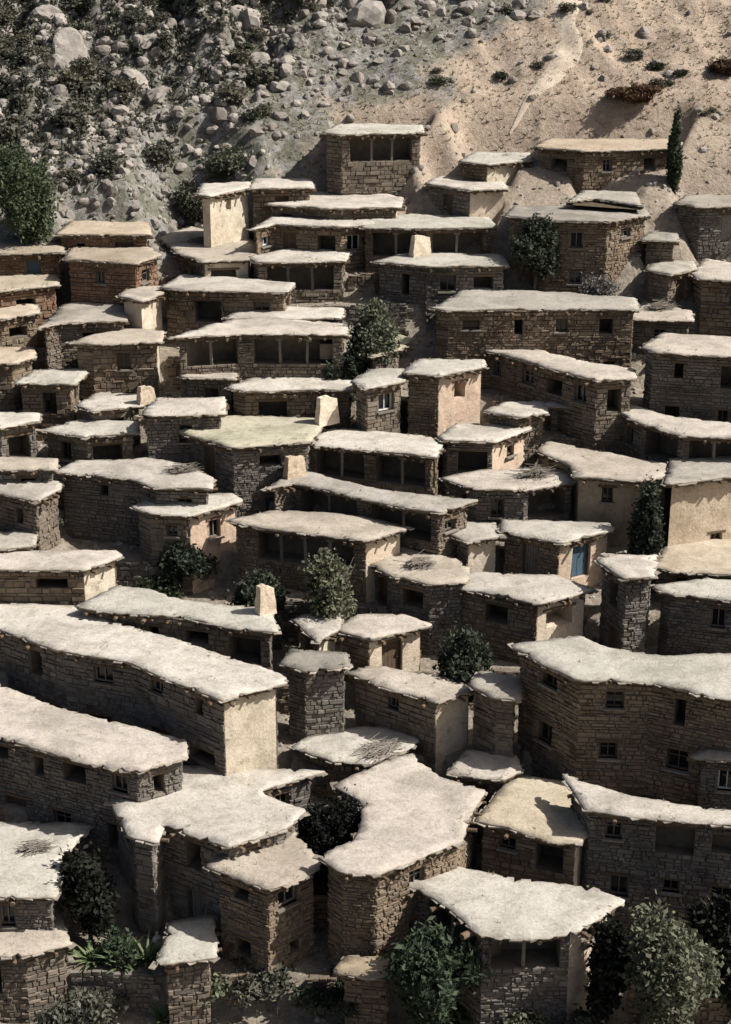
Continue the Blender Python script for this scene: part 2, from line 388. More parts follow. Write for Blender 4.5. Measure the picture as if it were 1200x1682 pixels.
# ------------------------------------------------------------------ houses: traced roof outlines
# name | front eave left>right | back edge right>left | pixel row of the wall foot | options | label
SPEC = '''
R71|-70,1566 40,1566 112,1548|92,1492 -70,1478|1640|H=1.4|low pale terrace roof at the foot of the spiky green plants
R72|262,1580 350,1568|345,1506 285,1513|1640|H=1.2|tiny pale flat roof between the spiky plants and the dark rubble wall
R1|-80,1470 90,1469 98,1410|146,1352 -80,1349|1560|wall=grey|pale square roof house below the wide dark stone front
R9|604,1434 690,1456 742,1488 790,1530 870,1537 940,1527 1022,1478|975,1458 840,1443 720,1418 640,1414|1668|beams plast=-1 porch wall=grey|broad pale fan shaped roof over beam ends and a porch on posts
R7|345,1420 380,1432 440,1456 492,1440 522,1418|505,1392 480,1364 390,1393|1575|wall=brown|small pale kite shaped roof over rough brown rubble wall
R8|528,1405 560,1426 620,1432 690,1402 757,1378 764,1345 792,1300|715,1274 672,1240 620,1254 552,1288 594,1310 601,1350 585,1380|1555|wall=brown|largest star shaped pale roof beside the round black hollow
R6|184,1315 215,1370 255,1379 270,1347 300,1362 375,1387 470,1356 497,1330|440,1312 420,1297 525,1266 300,1258 215,1288|1490|wall=grey|wide pale notched roof above two white framed windows
R10|784,1346 840,1357 900,1377 950,1380 972,1350|952,1318 930,1284 845,1272|1452|wall=brown plast=-1 mud=cream|cream roofed house with square brown wall behind the fan shaped roof
R11|965,1326 1050,1337 1120,1345 1260,1356|1260,1338 1180,1330 1030,1308 930,1274|1500|wall=grey H=4.2|long thin roof over tall very dark wall above the big round tree
R10b|738,1268 825,1276 852,1264|845,1238 770,1232|1300|plastic=0|small dusty roof with a dark slot under it behind the cream roof
R12|483,1224 545,1247 605,1250 668,1226|698,1200 600,1194 520,1202|1262|wall=brown porch|pale low roof just uphill of the star shaped roof
R2|-110,1180 0,1208 150,1251 225,1263 304,1240|300,1216 85,1160 0,1125 -110,1085|1345|wall=grey|long slanting roof over round shouldered dark openings
R3|-110,1010 0,1030 100,1066 215,1084 280,1113 365,1146 468,1118|455,1106 300,1055 200,1025 115,994 -110,985|1180|wall=grey plast=-1|longest slanting pale roof with a sunlit plastered end wall
R4|128,994 210,1004 300,1009 400,1031 452,1034|440,1000 290,985 245,970 190,963|1075|wall=stone|narrow stepped roof wedged uphill of the longest slanting roof
R5|-90,932 138,933 196,912|186,904 -90,903|992|wall=brown plast=-1|level roof with brown windowed front and bright corner wall
R13|572,1102 640,1127 716,1150 786,1128|690,1104 600,1094|1198|wall=stone plast=-1|pointed pale roof over dark front with one sunlit end
R14|554,1032 606,1048 702,1024|660,1009 592,1008|1098|wall=brown plast=-1|square house with bright cream plastered side below the grey tree
R15|484,1016 522,1049 557,1030|553,1004 530,999|1112|wall=stone plast=-1|very small bright roof tucked beside the cream plastered house
R16|843,1058 900,1092 950,1113 1070,1116 1150,1136 1290,1160|1290,1085 1200,1075 1080,1077 985,1062 950,1044|1300|wall=brown blue|big right hand two storey house with blue door and pale arches
R16b|1138,1240 1262,1250|1262,1222 1190,1212|1335|H=3.6 wall=grey|small bright porch roof against the dark two storey front
R17a|597,916 640,941 705,956 765,952|768,932 748,918 680,902 630,889|1010|wall=grey|bulging pale roof over a cluttered dark yard
R17b|735,958 800,972 884,988 972,966|910,944 830,942 772,938|1048|wall=brown plast=-1|pale roof with brown windowed wall and peach coloured end
R18|825,869 920,889 1006,868|1000,858 826,853|948|wall=brown plastp=-1|straight cream roof over dark wall with pinkish end
R19|712,866 768,887 822,878|812,858 720,858|930|wall=stone plast=-1|little dusty roof squeezed beside the straight cream roof
R20|985,918 1026,948 1070,944|1077,911 995,909|1062|wall=grey H=3.6|bright small roof over a tall dark grey wall
R21|1076,962 1100,972 1260,990|1260,958 1160,949|1062|wall=grey plast=-1|roof with grey windowed wall above the two storey house
R22|1096,792 1106,792 1270,770|1270,745 1104,752|866|plastall|house with a wide sunlit cream wall beside the dark gap
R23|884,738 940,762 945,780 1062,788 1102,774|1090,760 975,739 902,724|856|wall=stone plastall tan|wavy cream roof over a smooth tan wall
R24|728,784 780,800 862,802 945,788|926,769 800,770|852|wall=grey porch|dusty roof littered house above the straight cream roof
R25|440,800 482,790 600,816 670,832 722,839 778,820|680,811 600,799 495,772 470,782|880|wall=stone porch|thin winding roof over a black triangular shade
R26|378,852 400,860 500,872 602,884 668,864|600,848 450,837|945|wall=brown porch plast=-1|long pale roof with brown wall behind the grey green tree
R27|220,830 242,840 312,844 395,822|380,811 260,812|905|wall=stone plastp=-1|roof over dark front with a salmon pink sunlit patch
R28|92,772 222,785 252,797 345,800|346,784 300,762 240,752 130,756|838|wall=grey|hooked pale roof over tall mottled grey wall
R29|-80,806 0,807 60,821 97,800|96,787 -80,788|868|wall=stone|bright stub of roof above dark green bushes at the village edge
R30|-80,898 0,899 54,892|58,872 -80,868|930||small dusty roof just uphill of the level brown windowed house
R31|500,724 520,730 600,737 714,748 724,728|700,716 600,706 535,703|792|wall=brown porch|roof with row of pale posts across its brown front
R32|722,716 732,721 812,723 872,700|864,692 752,695|770|wall=grey plastp=-1|short roof over two tall dark windows and a pink side
R33|898,664 1010,670 1050,692 1120,712 1240,718|1240,700 1080,680 1015,654 920,642|760|wall=stone porch|long curved roof sagging over a deep dark porch
R34|797,673 850,682 897,676|895,657 830,659|722|wall=stone|little roof joined to the long curved sagging roof
R35|793,572 842,584 900,602 980,622 1042,618|1035,604 970,594 900,578 850,555 820,553|674|wall=stone|pale ramp like roof carrying a white pier
R36|712,505 735,508 850,505 1046,506|1040,488 950,480 815,474 800,462 765,462 752,482|574|wall=brown|wide house with brown windowed front behind the white pier
R37|664,610 722,614 797,600|790,590 690,588|688|wall=brown plastp=-1|tower like house with an orange sunlit side
R38|580,624 600,635 662,624|660,604 610,606|712|wall=stone|low dark fronted house leaning on the orange sided tower house
R39|1056,567 1070,574 1126,579 1250,584|1250,555 1155,550 1090,546|690|wall=grey H=4.2|pale cap roof over a tall slate grey wall
R40|1026,520 1060,523 1137,524|1132,508 1060,494|560|wall=stone|crumpled pale roof right behind the lilac grey bush
R41|1136,446 1150,456 1260,462|1260,440 1160,424|505|wall=brown|roof with dark brown front highest over the slate grey wall
R42|596,372 700,374 812,371|800,356 680,350 598,354|417|wall=brown porch plast=-1|long bright roof over paired brown windows and a short pier
R43|616,428 700,436 832,434|822,418 676,413|482|wall=grey|grey terrace house below the paired brown windows
R44|440,333 540,341 655,338|660,323 600,311 480,314|372|wall=stone plast=-1|pale roof below the lone house on the crag edge
R67|414,374 450,366 560,371 612,366|600,350 560,354 450,354|402|wall=brown|low double roofed house over a narrow dark strip
R45|410,421 420,429 566,427|572,411 480,406|462|wall=stone porch|thin roof above a row of dark doorways
R68|266,388 290,412 332,427 412,424|420,408 400,384 310,371|458|wall=stone plast=-1|lilac tinted pale terrace roof near the grey bush
R46|266,470 300,474 470,478|482,464 400,455 300,450|524|wall=brown plast0=0|narrow roof over square dark doorway beside white bank
R46b|372,520 470,522 560,520|560,505 400,500|533|H=1.3|half buried house with an olive brown roof edge
R47|282,552 400,546 568,547|568,530 440,518 390,520|625|wall=stone porch|very long roof over dark many holed terrace wall
R47b|300,617 385,620|385,606 312,603|645||low ledge roof in front of the many holed terrace wall
R48|376,635 400,640 580,637|572,619 420,617|674|wall=brown|roof over a regular row of small brown windows
R49|128,664 150,672 232,664|230,646 160,643|690|wall=stone|pale narrow roof with straight black shade line under it
R50|232,680 366,677|366,652 260,653|745|wall=grey|blue grey roof next to the straight black shade line
R51|66,704 140,715 222,708|222,691 130,688|757|wall=stone|white topped roof beside a thin pale post
R52|296,704 310,712 380,732 508,722|534,686 372,681|805|wall=grey mud=green|broad moss tinted terrace roof
R53|26,626 120,628 140,612|134,604 60,606|668|wall=brown|small house with dull brown front and thin pale roof
R53b|-80,700 0,700 62,690|60,678 -80,676|760|wall=grey|dusty roof running off behind the white topped roof
R53c|-80,770 90,768|92,752 -80,748|790|wall=grey H=1.8|flat grey roof wedged above the bright stub of roof
R55|66,536 100,528 206,524|204,492 110,496|565|wall=stone mud=grey|grey roof with black curved shade under it
R56|116,560 150,563 262,560|266,543 200,538|612|wall=brown plast=-1|brown fronted house with pale doorway corner
R57|-80,476 0,476 94,466|92,447 -80,452|500|H=1.6 wall=rust mud=warm|pinkish low roof under the brown timbered house
R58|-80,416 0,415 102,412|98,398 -80,398|450|wall=rust mud=warm|brown timbered house beside the tall green tree
R59|94,383 245,383|240,364 118,362|408|wall=rust mud=warm|house with straight rust brown shade line under its eave
R59b|108,424 224,430 262,418|240,404 120,404|470|wall=rust mud=warm H=2.2|buff roof just below the rust brown shade line
R60|326,318 345,320 412,306|408,297 335,300|372|plastall|beige tower house with sunlit blank wall
R60b|410,308 512,306|508,292 420,292|334|wall=brown|dark low lean to beside the beige tower house
R61|532,216 560,219 694,216|690,204 556,203|280|wall=stone porch|lone house with framed dark openings at the crag edge
R62|880,240 960,246 1110,242|1104,228 900,226|298|wall=brown mud=warm|high house with long dark eave on the tan slope
R63|936,328 975,324 1052,336|1040,315 960,312|372|wall=stone mud=grey|humped pale roof above the dark evergreen trees
R64|1056,392 1112,394|1108,380 1070,379|428|wall=stone mud=grey|tiny pale hut roof among rocks
I1|466,1088 500,1098 572,1092|566,1070 480,1066|1190|wall=grey mud=grey|dull roofed house in shade behind the pointed pale roof
I3|772,1122 812,1142 850,1146|852,1112 790,1102|1240|wall=stone mud=grey|dark narrow house against the big two storey house
I6a|-70,524 0,522 62,512|56,496 -70,500|565|wall=brown mud=warm H=1.7|buff roofed house below the pinkish low roof
I6b|-70,596 20,594 56,584|50,570 -70,572|640|wall=brown mud=warm H=1.8|buff roofed house beside the small dull brown house
I8|700,300 770,310 832,308|822,294 720,290|346|wall=grey plast=-1|grey walled house with sunlit end below the pale track
I9|756,264 800,268 874,262|866,250 780,249|290|wall=brown plast=-1|small house right under the pale track
I13|1072,928 1110,936 1260,944|1260,872 1112,876|960|mud=warm H=1.0|broad buff terrace roof below the wide sunlit cream wall
I14|196,484 232,492 270,478|264,468 214,470|545|plastall H=2.2|small whitish plastered house beside the square dark doorway
R80|832,352 900,360 1000,362 1064,350|1052,336 846,338|448|wall=brown mud=grey H=3.6|broad dark walled house below the high house on the tan slope
I15|1062,442 1100,448 1142,440|1136,426 1074,428|480|wall=stone mud=grey H=1.6|small grey house squeezed above the crumpled pale roof
I16|1110,332 1150,338 1260,336|1260,318 1130,320|372|wall=grey mud=grey H=1.6|grey roofed house among rocks right of the tiny hut
I20|552,1592 600,1602 646,1600|636,1576 570,1572|1640|wall=brown mud=warm H=1.2|little pale shed roof at the foot of the rough brown wall
R69|600,573 612,582 652,573|674,555 640,545|602|H=1.4 mud=green|little grey green roof half hidden in the bush
'''


def parse():
    out = []
    for ln in SPEC.strip().splitlines():
        k, f, bk, yb, op, lab = ln.split('|')
        pts = lambda s: [tuple(float(q) for q in p.split(',')) for p in s.split()]
        opts = {}
        for o in op.split():
            a, _, v = o.partition('=')
            opts[a] = v if v else True
        out.append((k, pts(f), pts(bk), float(yb), opts, lab))
    return out


def simplify(P, tol):
    """drop polygon points that lie closer than tol to the line of their neighbours"""
    P = list(P)
    ch = True
    while ch and len(P) > 4:
        ch = False
        best, bi = tol, -1
        for i in range(len(P)):
            a, b_, c_ = P[i - 1], P[i], P[(i + 1) % len(P)]
            d = (c_ - a)
            L = d.length or 1e-6
            dist = abs(d.x * (b_.y - a.y) - d.y * (b_.x - a.x)) / L
            if dist < best: best, bi = dist, i
        if bi >= 0:
            P.pop(bi)
            ch = True
    return P


def area2(P):
    return sum(P[i - 1].x * P[i].y - P[i].x * P[i - 1].y for i in range(len(P)))


def inset(P, d):
    """inset a counter-clockwise polygon by d (mitred, clamped)"""
    n = len(P)
    out = []
    for i in range(n):
        a, b_, c_ = P[i - 1], P[i], P[(i + 1) % n]
        t1 = (b_ - a).normalized()
        t2 = (c_ - b_).normalized()
        n1 = Vector((-t1.y, t1.x))
        n2 = Vector((-t2.y, t2.x))
        mid = n1 + n2
        if mid.length < 1e-3:
            out.append(b_ + n1 * d)
            continue
        mid.normalize()
        k = d / max(0.45, mid.dot(n1))
        out.append(b_ + mid * k)
    return out


HOUSES = {}
for (k, f, bk, yb, op, lab) in parse():
    # the eave's centre column: wall foot on the hillside, eave straight above it
    xs = [p[0] for p in f]
    xm = min(max(0.5 * (xs[0] + xs[-1]), 20), 1180)
    fy = np.interp(xm, xs, [p[1] for p in f]) if all(xs[i] <= xs[i + 1] for i in range(len(xs) - 1)) else 0.5 * (f[0][1] + f[-1][1])
    B = ray_hill(xm, yb)
    if 'H' in op:
        H = float(op['H'])
        # foot hidden: find the hill point whose vertical of height H meets the eave
        lo = None
        for Yd in np.linspace(40, 150, 2200):
            q = ray_y(xm, fy, Yd)
            if q.z - float(hill(q.x, Yd)) <= H:
                lo = q
                break
        z = lo.z
        B = Vector((lo.x, lo.y, lo.z - H))
    else:
        z = ray_y(xm, fy, B.y).z
    plan = [ray_plane(p[0], p[1], z) for p in f + bk]
    plan2 = [Vector((p.x, p.y)) for p in plan]
    if area2(plan2) < 0: plan2 = plan2[::-1]
    plan2 = inset(plan2, -0.14)
    HOUSES[k] = dict(plan=plan2, z=z, base=B, H=z - B.z, op=op, label=lab, front=[Vector((p.x, p.y)) for p in plan[:len(f)]])

# ------------------------------------------------------------------ hillside terrain
def in_poly(X, Yv, P):
    ins = np.zeros(X.shape, bool)
    n = len(P)
    for i in range(n):
        x1, y1 = P[i - 1]
        x2, y2 = P[i]
        c_ = ((y1 > Yv) != (y2 > Yv)) & (X < (x2 - x1) * (Yv - y1) / ((y2 - y1) if abs(y2 - y1) > 1e-9 else 1e-9) + x1)
        ins ^= c_
    return ins


TERR = list(range(18))          # terrace lines across the village
SEGX = {}


def seg_bounds(k):
    r_ = random.Random(900 + k)
    xs = [-46.0]
    while xs[-1] < 46: xs.append(xs[-1] + r_.uniform(6, 13))
    return xs, [r_.uniform(-0.55, 0.55) for _ in xs], [r_.uniform(-0.25, 0.3) for _ in xs]


for k in TERR: SEGX[k] = seg_bounds(k)


def terr_y(k, x):
    xs, dy, dz = SEGX[k]
    i = int(np.searchsorted(xs, x)) - 1
    i = min(max(i, 0), len(dy) - 1)
    return 47.5 + 3.75 * k + 1.1 * mnoise.noise((x * 0.07, k * 3.3, 0.5)) + 0.25 * mnoise.noise((x * 0.5, k * 2.1, 4.5)) + dy[i], dz[i]


def top_line(x):
    return float(np.interp(x, [-30, -12, -2, 4, 14, 30], [101, 104, 109, 105, 100, 98]))


def terr_h(x, y):
    """height of the terraced village ground (flat treads behind retaining walls)"""
    if not 46 < y < 114: return float(hill(x, y)), 0.0
    prev = None
    for k in range(max(0, int((y - 50) / 3.75) - 1), 18):
        ly, dz = terr_y(k, x)
        if ly > y: break
        prev = (ly, dz)
    hh = float(hill(x, y))
    if prev is None: return hh, 0.0
    tz = float(hill(x, prev[0])) + prev[1] - 1.1 + 0.05 * (y - prev[0])
    f = min(1.0, max(0.0, (top_line(x) - y) / 3.0)) * min(1.0, max(0.0, (44 - abs(x)) / 4.0))
    return hh + (tz - hh) * f, f


def poly_dist(X, Yv, P):
    d = np.full(X.shape, 1e9)
    for i in range(len(P)):
        ax, ay = P[i - 1]
        bx, by = P[i]
        L2 = (bx - ax) ** 2 + (by - ay) ** 2 + 1e-9
        t = np.clip(((X - ax) * (bx - ax) + (Yv - ay) * (by - ay)) / L2, 0, 1)
        d = np.minimum(d, np.hypot(X - ax - t * (bx - ax), Yv - ay - t * (by - ay)))
    return d


def build_hill():
    fx = np.arange(-40, 40.01, 0.3)
    xs = np.concatenate((-40 - np.geomspace(0.5, 300, 26)[::-1], fx, 40 + np.geomspace(0.5, 300, 26)))
    fyv = np.arange(44, 156, 0.3)
    ys = np.concatenate((np.linspace(-80, 43.5, 50), fyv, 156 + np.geomspace(0.4, 500, 40)))
    X, Yv = np.meshgrid(xs, ys)
    Z = hill(X, Yv)
    for i in range(X.shape[0]):
        for j in range(X.shape[1]):
            x, y = X[i, j], Yv[i, j]
            v = 0.08 * mnoise.noise((x * 0.9, y * 0.9, 0.0))
            if 46 < y < 114 and abs(x) < 45:
                v += terr_h(x, y)[0] - Z[i, j]
            else: v += 0.25 * mnoise.noise((x * 0.2, y * 0.2, 3.0))
            crag = min(1.0, max(0.0, (y - 0.75 * x - 120) / 12.0)) * min(1.0, max(0.0, (y - 112) / 6))
            if crag > 0 and y < 260:
                rr = mnoise.ridged_multi_fractal((x * 0.16, y * 0.09, 1.7), 0.9, 2.1, 5, 1.0, 2.0)
                v += crag * (2.6 * (rr - 1.0) + 1.7 * mnoise.turbulence((x * 0.5, y * 0.28, 7.0), 3, True))
            elif y > 110:
                up = min(1.0, max(0.0, (y - 112) / 10.0))
                v += up * (1.1 * mnoise.noise((x * 0.16 + y * .05, y * 0.10, 9.0)) + 0.55 * mnoise.noise((x * 0.55 + y * .2, y * 0.25, 2.0)) + 0.22 * mnoise.turbulence((x * 1.1, y * 0.8, 5.0), 3, True))
            Z[i, j] += v
    for k, h in HOUSES.items():
        P = [(p.x, p.y) for p in h['plan']]
        px = [p[0] for p in P]
        py = [p[1] for p in P]
        sel = (X > min(px) - 3) & (X < max(px) + 3) & (Yv > min(py) - 3) & (Yv < max(py) + 4)
        ii = np.where(sel)
        ins = in_poly(X[ii], Yv[ii], P)
        d = poly_dist(X[ii], Yv[ii], P)
        d[ins] = 0
        lim = h['z'] - 0.5 + np.maximum(0, d - 0.3) * 1.6
        Z[ii] = np.minimum(Z[ii], lim)
    pit = ray_plane(546, 1360, HOUSES['R6']['z'])           # the hollow between the three big lower roofs
    dp = np.hypot((X - pit.x) / 1.5, (Yv - pit.y) / 2.2)
    Z = np.where(dp < 1.3, np.minimum(Z, HOUSES['R6']['z'] - 5.0 + np.maximum(0, dp - .9) * 6), Z)
    ny, nx = X.shape
    V = np.stack([X.ravel(), Yv.ravel(), Z.ravel()], 1)
    idx = np.arange(ny * nx).reshape(ny, nx)
    F = np.stack([idx[:-1, :-1].ravel(), idx[:-1, 1:].ravel(), idx[1:, 1:].ravel(), idx[1:, :-1].ravel()], 1)
    me = mesh_np('hillside', V, F, [M['soil']], smooth=True)
    o = link('hillside', me)
    tag(o, 'bare tan and grey stony hillside rising behind the village', 'hillside', kind='structure')
    return xs, ys, Z


GX, GY, GZ = build_hill()


def ground(x, y):
    j = min(max(int(np.searchsorted(GX, x)) - 1, 0), len(GX) - 2)
    i = min(max(int(np.searchsorted(GY, y)) - 1, 0), len(GY) - 2)
    u = (x - GX[j]) / (GX[j + 1] - GX[j])
    v = (y - GY[i]) / (GY[i + 1] - GY[i])
    return float((GZ[i, j] * (1 - u) + GZ[i, j + 1] * u) * (1 - v) + (GZ[i + 1, j] * (1 - u) + GZ[i + 1, j + 1] * u) * v)


def ray_ground(x, y):
    a, b, c = ray(x, y)
    for Yd in np.arange(44, 150, 0.1):
        t = Yd / b
        if ground(a * t, Yd) >= CAM_Z + c * t: return Vector((a * t, Yd, ground(a * t, Yd)))
    return ray_hill(x, y)


# ------------------------------------------------------------------ house parts
def roof_mesh(h, rng, mat):
    P = h['plan']
    # rounded, wobbly outline
    n = len(P)
    C = []
    for i in range(n):
        a, b_ = P[i], P[(i + 1) % n]
        L = (b_ - a).length
        cut = min(0.10, L * 0.2)
        t = (b_ - a).normalized() if L > 1e-6 else Vector((1, 0))
        C += [a + t * cut, b_ - t * cut]
    O = []
    for i in range(len(C)):
        a, b_ = C[i], C[(i + 1) % len(C)]
        L = (b_ - a).length
        k = max(1, int(L / 0.22))
        for j in range(k): O.append(a.lerp(b_, j / k))
    sd = rng.random() * 50
    O2 = []
    for i, p in enumerate(O):
        t = (O[(i + 1) % len(O)] - O[i - 1])
        t = t.normalized() if t.length > 1e-6 else Vector((1, 0))
        nn = Vector((t.y, -t.x))
        w = 0.06 * mnoise.noise((p.x * 0.4, p.y * 0.4, sd)) + 0.045 * mnoise.noise((p.x * 4, p.y * 4, sd)) + rng.uniform(-.035, .035) - (rng.uniform(.1, .3) if rng.random() < .06 else 0)
        O2.append(p + nn * w)
    m_ = len(O2)
    px = [p.x for p in O2]
    py = [p.y for p in O2]
    inner = []
    st = 0.42
    gx = np.arange(min(px), max(px), st)
    gy = np.arange(min(py), max(py), st)
    GXX, GYY = np.meshgrid(gx, gy)
    GXX = GXX + np.array([[rng.uniform(-.1, .1) for _ in gx] for _ in gy])
    GYY = GYY + np.array([[rng.uniform(-.1, .1) for _ in gx] for _ in gy])
    ins = in_poly(GXX, GYY, [(p.x, p.y) for p in O2])
    A = np.array([(p.x, p.y) for p in O2])
    for x, y in zip(GXX[ins], GYY[ins]):
        if np.min((A[:, 0] - x) ** 2 + (A[:, 1] - y) ** 2) > 0.035: inner.append(Vector((x, y)))
    allp = O2 + inner
    ec = [(i, (i + 1) % m_) for i in range(m_)]
    vs, es, fs, ov, _, _ = delaunay_2d_cdt(allp, ec, [], 1, 1e-5)
    z = h['z']
    V = []
    for p in vs:
        d = float(np.sqrt(np.min((A[:, 0] - p.x) ** 2 + (A[:, 1] - p.y) ** 2)))
        q = z + 0.07 * mnoise.noise((p.x * 0.7, p.y * 0.7, sd + 5)) + 0.03 * mnoise.noise((p.x * 2.5, p.y * 2.5, sd))
        q += -0.05 * math.exp(-d / 0.10) + 0.05 * mnoise.noise((p.x * 0.25, p.y * 0.25, sd + 8))
        V.append((p.x, p.y, q))
    F = [list(f) for f in fs]
    # skirt from the outline of the triangulation
    cnt = {}
    for f in F:
        for i in range(len(f)):
            e = (f[i], f[(i + 1) % len(f)])
            cnt[e] = 1
    bnd = [e for e in cnt if (e[1], e[0]) not in cnt]
    nxt = {a: b_ for a, b_ in bnd}
    low = {}
    T = 0.13
    for a, b_ in bnd:
        for v in (a, b_):
            if v not in low:
                x, y, q = V[v]
                low[v] = (len(V), len(V) + 1)
                w = 0.05 * mnoise.noise((x * 4, y * 4, sd + 9))
                V.append((x + w * .6, y + w * .6, q - 0.05))
                cx, cy = x + w, y + w
                V.append((cx, cy, z - T + 0.05 * mnoise.noise((x * 3, y * 3, sd + 2))))
    ntop = len(F)
    for a, b_ in bnd:
        F.append([b_, a, low[a][0], low[b_][0]])
        F.append([low[b_][0], low[a][0], low[a][1], low[b_][1]])
    # underside
    order = []
    if bnd:
        s = bnd[0][0]
        c_ = s
        while True:
            order.append(low[c_][1])
            c_ = nxt.get(c_)
            if c_ is None or c_ == s or len(order) > len(bnd) + 2: break
        F.append(order[::-1])
    b0 = h['base']
    V = np.array(V) - np.array(b0)
    return mesh_np('roof', V, F, [mat, M['edge']], [0] * ntop + [1] * (len(F) - ntop), smooth=True), O2


def slab_mesh(name, P, z0, z1, b0, mat, rng, jag):
    V, F = [], []
    n = len(P)
    for i, p in enumerate(P):
        w = rng.uniform(-jag, jag)
        t = (P[(i + 1) % n] - P[i - 1])
        t = t.normalized() if t.length > 1e-6 else Vector((1, 0))
        q = p + Vector((t.y, -t.x)) * w
        V += [(q.x - b0.x, q.y - b0.y, z0 - b0.z + rng.uniform(-jag, jag) * 0.5), (q.x - b0.x, q.y - b0.y, z1 - b0.z)]
    for i in range(n):
        j = (i + 1) % n
        F.append([2 * i, 2 * j, 2 * j + 1, 2 * i + 1])
    F.append([2 * i for i in range(n)][::-1])
    return mesh_np(name, V, F, [mat])


def box_vf(x0, x1, y0, y1, z0, z1):
    v = [(x0, y0, z0), (x1, y0, z0), (x1, y1, z0), (x0, y1, z0), (x0, y0, z1), (x1, y0, z1), (x1, y1, z1), (x0, y1, z1)]
    f = [(0, 3, 2, 1), (4, 5, 6, 7), (0, 1, 5, 4), (1, 2, 6, 5), (2, 3, 7, 6), (3, 0, 4, 7)]
    return v, f


def boxes_mesh(name, boxes, mat):
    V, F = [], []
    for bx in boxes:
        v, f = box_vf(*bx)
        F += [[i + len(V) for i in q] for q in f]
        V += v
    return mesh_np(name, V, F, [mat])


_wcache = {}


def window_meshes(w, hgt, mat, style):
    key = ('w', round(w, 1), round(hgt, 1), mat.name, style)
    if key not in _wcache:
        w, hgt = round(w, 1), round(hgt, 1)
        t = 0.07
        bx = [(-w / 2, -w / 2 + t, 0, .1, 0, hgt), (w / 2 - t, w / 2, 0, .1, 0, hgt), (-w / 2 + t, w / 2 - t, 0, .1, hgt - t, hgt), (-w / 2 + t, w / 2 - t, 0, .1, 0, t),
              (-0.025, 0.025, 0.01, .08, t, hgt - t)]
        if style: bx.append((-w / 2 + t, w / 2 - t, 0.02, .07, hgt * .62, hgt * .62 + .045))
        sill = [(-w / 2 - .12, w / 2 + .12, -.36, .05, -.09, 0.0)]
        pane = [(-w / 2 + t, w / 2 - t, .085, .11, t, hgt - t)]
        _wcache[key] = (boxes_mesh('window', bx, mat), boxes_mesh('pane', pane, M['glass']), boxes_mesh('sill', sill, M['wood_grey']))
    return _wcache[key]


def door_meshes(w, hgt, mat):
    key = ('d', round(w, 1), round(hgt, 1), mat.name)
    if key not in _wcache:
        w, hgt = round(w, 1), round(hgt, 1)
        t = 0.08
        n = 5
        pw = (w - 2 * t) / n
        bx = [(-w / 2 + t + i * pw + .008, -w / 2 + t + (i + 1) * pw - .008, .05 + .012 * (i % 2), .11, 0.02, hgt - t) for i in range(n)]
        fr = [(-w / 2, -w / 2 + t, 0, .12, 0, hgt), (w / 2 - t, w / 2, 0, .12, 0, hgt), (-w / 2 + t, w / 2 - t, 0, .12, hgt - t, hgt)]
        hd = [(w / 2 - t - .14, w / 2 - t - .10, 0.0, .05, hgt * .45, hgt * .45 + .14)]
        _wcache[key] = (boxes_mesh('door', bx, mat), boxes_mesh('frame', fr, M['wood']), boxes_mesh('handle', hd, M['mortar']))
    return _wcache[key]


def beam_mesh():
    V, F = [], []
    n = 8
    for i in range(n):
        a = 2 * math.pi * i / n
        r = 0.075 * (1 + 0.1 * math.sin(3 * a))
        V += [(r * math.cos(a), -0.5, r * math.sin(a)), (r * 1.05 * math.cos(a), 0.5, r * 1.05 * math.sin(a))]
    for i in range(n):
        j = (i + 1) % n
        F.append([2 * i, 2 * j, 2 * j + 1, 2 * i + 1])
    F.append([2 * i for i in range(n)][::-1])
    F.append([2 * i + 1 for i in range(n)])
    return mesh_np('beam', V, F, [M['wood']])


BEAM = beam_mesh()
POST = boxes_mesh('post', [(-.07, .07, -.07, .07, 0, .92), (-.2, .2, -.075, .075, .921, 1.0)], M['wood_grey'])
DOORW = ['wood', 'wood_grey', 'wood', 'wood', 'wood_grey', 'paint_blue']


